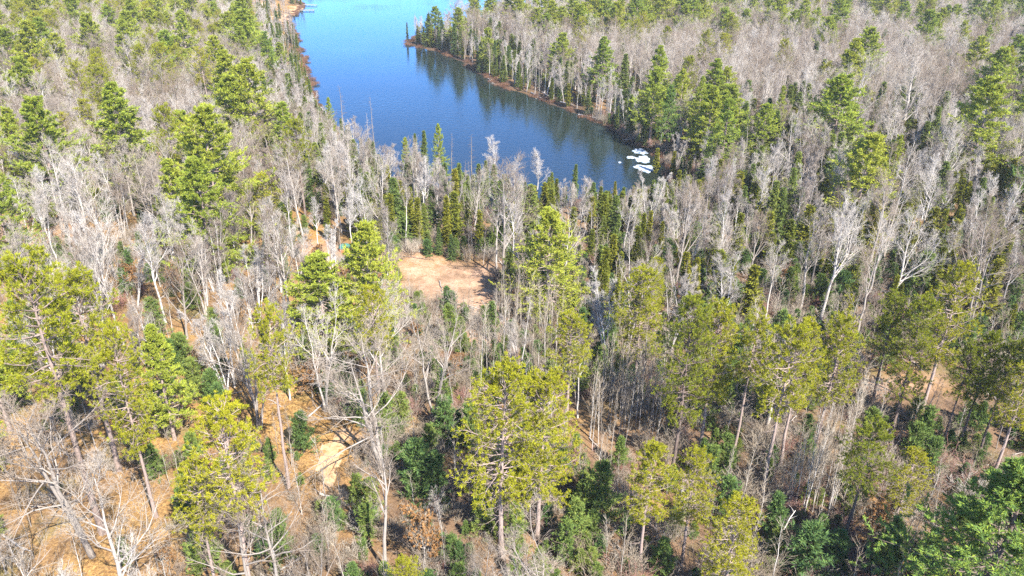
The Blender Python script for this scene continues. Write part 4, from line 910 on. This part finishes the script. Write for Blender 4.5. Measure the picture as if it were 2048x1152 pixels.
# brush: thin leafless stems under the near trees
NB = 19000
by = np.sqrt(rng.uniform(26 ** 2, 210 ** 2, NB)); bx = rng.uniform(-1, 1, NB) * (by * .8 + 15); bz = ground_z(bx, by); bp_, _ = proj(np.stack([bx, by, bz], -1))
bo = blob(bp_ + np.stack([(vnoise(bx, by, 4, 8) - .5) * 40, (vnoise(bx, by, 4, 9) - .5) * 26], -1), OPEN); bn = vnoise(bx, by, 9, 31); bs = lake_sd(bx, by)
recs = []
for i in range(NB):
    if bs[i] < .8 or bo[i] > .3 + .45 * rng.random() ** 3 or bn[i] < (.36 if bp_[i, 0] < 640 or bp_[i, 1] < 480 else .12) + .1 * rng.random(): continue
    if bp_[i, 0] < 640 and bp_[i, 1] > 560 and rng.random() < .62: continue
    if bp_[i, 0] > 1300 and bp_[i, 1] > 660 and rng.random() < .25: continue
    if rng.random() < (.42 if by[i] < 110 else .28):
        s = rng.uniform(.16, .55); recs.append(('young_pine', int(rng.integers(0, 4)), bx[i], by[i], bz[i], rng.uniform(0, 6.28), s * rng.uniform(1, 1.5), s)); continue
    s = rng.uniform(.45, 1.15) * (1.25 if bp_[i, 0] > 1150 and bp_[i, 1] > 600 else 1)
    recs.append(('shrub', int(rng.choice([0, 0, 1, 1, 2, 2, 2, 3] if True else 0)), bx[i], by[i], bz[i], rng.uniform(0, 6.28), s * rng.uniform(.9, 1.4), s))
for _ in range(1500):
    i = int(rng.integers(0, NB))
    if bs[i] > .5 and bo[i] < .85:
        q = rng.uniform(.4, 1.5); recs.append(('stick', int(rng.integers(0, 3)), bx[i] + rng.normal(0, 2), by[i] + rng.normal(0, 2), bz[i], rng.uniform(0, 6.28), q, q))
mass('undergrowth', ['shrub', 'young_pine', 'stick'], recs, 'thin leafless brush, low green seedlings and fallen branches on the forest floor')

# ------------------------------------------------------------------ grasses
def make_grass(seed, mat, h, n, r):
    g = np.random.default_rng(seed); m = MB(); c = np.stack([g.normal(0, r, n), g.normal(0, r, n), np.full(n, -.05)], 1)
    blades(m, g, c, np.repeat([[0, 0, 1.]], n, 0), 3, h, .022, .22)
    return (m.mesh('grass', MAT[mat]), MB().mesh('none', None), h)
V['reed'] = [make_grass(801 + i, 'reed', 1.5, 70, .45) for i in range(3)]
V['shore_grass'] = [make_grass(811 + i, 'russet', .8, 70, .5) for i in range(3)]
recs = []
nr = 2600; rx, ry = rng.uniform(1740, 1940, nr), rng.uniform(405, 515, nr); c2 = flat(rx, ry, 1.2); rz = ground_z(c2[:, 0], c2[:, 1])
for i in range(nr):
    if ((rx[i] - 1845) / 95) ** 2 + ((ry[i] - 462) / 52) ** 2 < 1 + .5 * (vnoise(c2[i, 0], c2[i, 1], 5, 3) - .5):
        recs.append(('reed', int(rng.integers(0, 3)), c2[i, 0], c2[i, 1], rz[i], rng.uniform(0, 6.28), rng.uniform(.8, 1.4), rng.uniform(.7, 1.2)))
mass('reeds', ['reed'], recs, 'dry tan marsh reeds among the wet wood')
recs = []; ns = 26000
sx, sy = rng.uniform(-130, 110, ns), rng.uniform(115, 560, ns); ss = lake_sd(sx, sy); sz_ = ground_z(sx, sy)
for i in np.nonzero((ss > -1.2) & (ss < 2.2) & (sz_ > -.05))[0]:
    recs.append(('shore_grass', int(rng.integers(0, 3)), sx[i], sy[i], sz_[i], rng.uniform(0, 6.28), rng.uniform(.7, 1.5), rng.uniform(.5, 1.3)))
mass('shore_grass', ['shore_grass'], recs, 'russet dead grass fringing the lake shore')

# ------------------------------------------------------------------ small things
def tagged(o, label, cat, group=None):
    o['label'] = label; o['category'] = cat
    if group: o['group'] = group
    return o
def thing(name, loc, label, cat, rz=0, group=None):
    e = bpy.data.objects.new(name, None); e.empty_display_size = .2; e.location = loc; e.rotation_euler = (0, 0, rz); col.objects.link(e)
    return tagged(e, label, cat, group)
def part(name, me, parent):
    o = bpy.data.objects.new(name, me); o.parent = parent; col.objects.link(o); return o
def plain(name, c, rough=.8, spec=.2):
    m, n, l, out = new_mat(name); p = n.new('ShaderNodeBsdfPrincipled'); p.inputs['Roughness'].default_value = rough; p.inputs['Specular IOR Level'].default_value = spec
    tc = n.new('ShaderNodeTexCoord'); k = n.new('ShaderNodeTexNoise'); k.inputs['Scale'].default_value = 3; k.inputs['Detail'].default_value = 5; l.new(tc.outputs['Object'], k.inputs['Vector'])
    r = ramp(n, [(.3, tuple(x * .8 for x in c)), (.7, tuple(min(1, x * 1.1) for x in c))]); l.new(k.outputs[0], r.inputs[0]); l.new(r.outputs[0], p.inputs['Base Color']); l.new(p.outputs[0], out.inputs[0])
    return m
# tent
tp = at(690, 500); tent = thing('tent', tp, 'small teal and orange dome tent at the back of the clearing', 'tent', .5)
def dome(rx, ry, h, z0, z1, n=28, k=9):
    b = MB(); u = np.linspace(z0, z1, k); a = np.arange(n) / n * 6.2832
    rad = np.cos(u * np.pi / 2) ** .8; zz_ = h * np.sin(u * np.pi / 2)
    X = rx * rad[:, None] * np.sign(np.cos(a)) * np.abs(np.cos(a)) ** .75; Y = ry * rad[:, None] * np.sign(np.sin(a)) * np.abs(np.sin(a)) ** .75
    Vv = np.stack([X, Y, np.repeat(zz_[:, None], n, 1)], -1).reshape(-1, 3)
    i = np.arange(k - 1)[:, None] * n + np.arange(n)[None, :]; j = np.arange(k - 1)[:, None] * n + (np.arange(n)[None, :] + 1) % n
    b.add(Vv, f4=np.stack([i, j, j + n, i + n], -1).reshape(-1, 4)); return b
part('tent_body', dome(1.05, .9, 1.0, 0, .97).mesh('tent_body', plain('orange_nylon', (.36, .12, .05), .8), True), tent)
part('rain_fly', dome(1.10, .95, 1.08, .30, .985).mesh('rain_fly', plain('teal_nylon', (.03, .13, .125), .8), True), tent)
b = MB(); aa = np.linspace(0, math.pi, 13)
tube(b, np.stack([1.13 * np.cos(aa), 0 * aa, 1.12 * np.sin(aa)], 1)[None], np.full((1, 13), .02), 5); part('tent_pole', b.mesh('tent_pole', plain('grey_pole', (.2, .2, .2))), tent)
b = MB(); b.add([(-.35, -.95, .02), (.35, -.95, .02), (.27, -.86, .48), (0, -.80, .62), (-.27, -.86, .48)], f3=[(0, 1, 2), (0, 2, 3), (0, 3, 4)]); part('door_flap', b.mesh('door_flap', plain('dark_flap', (.25, .05, .02))), tent)
# docks
wood = plain('grey_dock_wood', (.30, .25, .21))
def dock(pa, pb2, wid, label):
    a_, c_ = flat(*pa), flat(*pb2); L_ = float(np.hypot(*(c_ - a_))); e = thing('dock', (a_[0], a_[1], 0), label, 'dock', math.atan2(c_[1] - a_[1], c_[0] - a_[0]), 'docks by the beach')
    n = max(3, int(L_ / .9)); b = MB()
    pl = L_ / n - .05; q = np.array([(x, y, z) for z in (.50, .56) for (x, y) in ((0, -wid / 2), (pl, -wid / 2), (pl, wid / 2), (0, wid / 2))])
    b.add(q, f4=[(0, 3, 2, 1), (4, 5, 6, 7), (0, 1, 5, 4), (1, 2, 6, 5), (2, 3, 7, 6), (3, 0, 4, 7)]); me = b.mesh('plank', wood)
    for k in range(n): o = part('plank', me, e); o.location = (k * L_ / n, 0, 0)
    b = MB(); tube(b, np.array([[(0, 0, -1.2), (0, 0, .9)]], float), np.array([[.09, .08]]), 7); me = b.mesh('post', wood)
    for k in range(4):
        for sgn in (-1, 1): o = part('post', me, e); o.location = (L_ * (.12 + .27 * k), sgn * (wid / 2 + .05), 0)
dock((600, 22), (629, 22), 3.0, 'longer wooden dock reaching from the beach into the lake')
dock((606, 11), (634, 12), 2.2, 'farther narrow wooden dock beyond the beach')
# ice
for n, (ix, iy, irx, iry, lb) in enumerate([(1280, 303, 15, 4.6, 'bluish thin ice floe, farthest out in the lake corner'), (1286, 319, 15, 6.2, 'white middle ice floe in the lake corner'), (1262, 315, 10, 1.8, 'narrow ice sliver reaching towards the open water'), (1292, 337, 23, 6.2, 'largest white ice floe nearest the shore of the lake corner'), (1239, 325, 2.5, 1.2, 'tiny lone scrap of ice out on the water')]):
    c_ = flat(ix, iy); ex = np.abs(flat(ix + irx, iy) - c_)[0]; ey = np.abs(flat(ix, iy - iry) - c_)[1]; g = np.random.default_rng(40 + n)
    a = np.arange(40) / 40 * 6.2832; rr_ = 1 + .14 * np.sin(a * 2 + g.uniform(0, 6)) + .13 * np.sin(a * 3 + g.uniform(0, 6)) + .12 * np.sin(a * 7 + g.uniform(0, 6)) + g.normal(0, .06, 40)
    ring = np.stack([ex * rr_ * np.cos(a), ey * rr_ * np.sin(a)], 1); b = MB()
    Vv = np.concatenate([np.c_[ring, np.full(40, -.1)], np.c_[ring, np.full(40, .07)], np.c_[ring * .93, np.full(40, .10)], [[0, 0, .11]]])
    i = np.arange(40); j = (i + 1) % 40
    b.add(Vv, f3=np.stack([80 + i, 80 + j, np.full(40, 120)], 1), f4=np.concatenate([np.stack([i, j, 40 + j, 40 + i], 1), np.stack([40 + i, 40 + j, 80 + j, 80 + i], 1)]))
    o = bpy.data.objects.new('ice_floe', b.mesh('ice_floe', MAT['ice'])); o.location = (c_[0], c_[1], 0); col.objects.link(o); tagged(o, lb, 'ice', 'ice floes in the lake corner')
# fallen trunks
MAT['driftwood'] = bark_mat('bleached_wood', [(.2, (.30, .26, .22)), (.8, (.55, .50, .45))])
def log(p0, p1, r, label, z0=.15, z1=.15, lift=True, mat='driftwood', nb=7, seed=0):
    g = np.random.default_rng(900 + seed); a_, c_ = at(*p0), at(*p1); a_ = a_ + [0, 0, z0]; c_ = c_ + [0, 0, z1]
    a_[2] = max(a_[2], .08); c_[2] = max(c_[2], .08); L_ = np.linalg.norm(c_ - a_)
    e = thing('fallen_log', a_, label, 'log', 0, 'fallen trunks'); d = (c_ - a_)
    s_ = np.linspace(0, 1, 7)[:, None]; P = (d * s_ + g.normal(0, .02 * L_, (7, 3)) * np.array([1, 1, .3]) * (s_ * (1 - s_) * 4))[None]; rr_ = np.linspace(r, r * .35, 7)[None]
    b = MB(); tube(b, P, rr_, 7); part('trunk', b.mesh('log_trunk', MAT[mat], True), e)
    b = MB(); _, t_, pp, dd, _ = fork(g, P, rr_, nb, .3, .98, 50, 14); B = grow(g, pp, dd, L_ * .16 * g.uniform(.5, 1.4, len(t_)), 4, .15, .15); tube(b, B, taper(len(B), 4, np.full(len(B), r * .3), .008), 4); part('branch_stubs', b.mesh('log_branches', MAT[mat], True), e)
log((1157, 237), (1202, 244), .22, 'pale log lying along the east shore half in the water', seed=1)
log((1062, 188), (1090, 203), .20, 'bleached trunk fallen over the bank under the dead tree', z1=.1, seed=2)
log((1085, 192), (1108, 208), .18, 'second bleached trunk tipped towards the water on the east bank', z0=1.0, seed=3)
log((1120, 212), (1146, 222), .16, 'small pale log at the waterline of the east shore', seed=4)
log((806, 514), (868, 521), .06, 'long thin fallen branch along the back edge of the clearing', mat='bark_dark', nb=12, seed=5)
log((715, 508), (748, 516), .14, 'short fallen trunk on the ground just right of the tent', seed=6)
log((1270, 500), (1238, 540), .14, 'fallen grey trunk in the shade behind the feathery bright pine', seed=7)
log((975, 160), (990, 172), .15, 'short bleached log on the bank towards the wooded point', seed=8)
log((1526, 1120), (1578, 1078), .09, 'leaning white birch trunk over the dark hollow at the bottom', z1=3.2, mat='bark_birch', nb=5, seed=9)
log((640, 990), (700, 1012), .10, 'fallen branch lying across the lower end of the sandy path', seed=10)

# ------------------------------------------------------------------ spring haze
b = MB(); hx, hy0, hy1, hz0, hz1 = 3900, -1400, 4900, -4.5, 58.0
b.add([(-hx, hy0, hz0), (hx, hy0, hz0), (hx, hy1, hz0), (-hx, hy1, hz0), (-hx, hy0, hz1), (hx, hy0, hz1), (hx, hy1, hz1), (-hx, hy1, hz1)],
      f4=[(0, 3, 2, 1), (4, 5, 6, 7), (0, 1, 5, 4), (1, 2, 6, 5), (2, 3, 7, 6), (3, 0, 4, 7)])
hm, n_, l_, out_ = new_mat('haze'); pv = n_.new('ShaderNodeVolumePrincipled'); pv.inputs['Color'].default_value = (.95, .97, 1, 1); pv.inputs['Density'].default_value = HAZE; l_.new(pv.outputs[0], out_.inputs['Volume'])
hz = setting(bpy.data.objects.new('haze', b.mesh('haze', hm)), 'stuff'); hz['label'] = 'thin pale spring haze over the wood and lake'
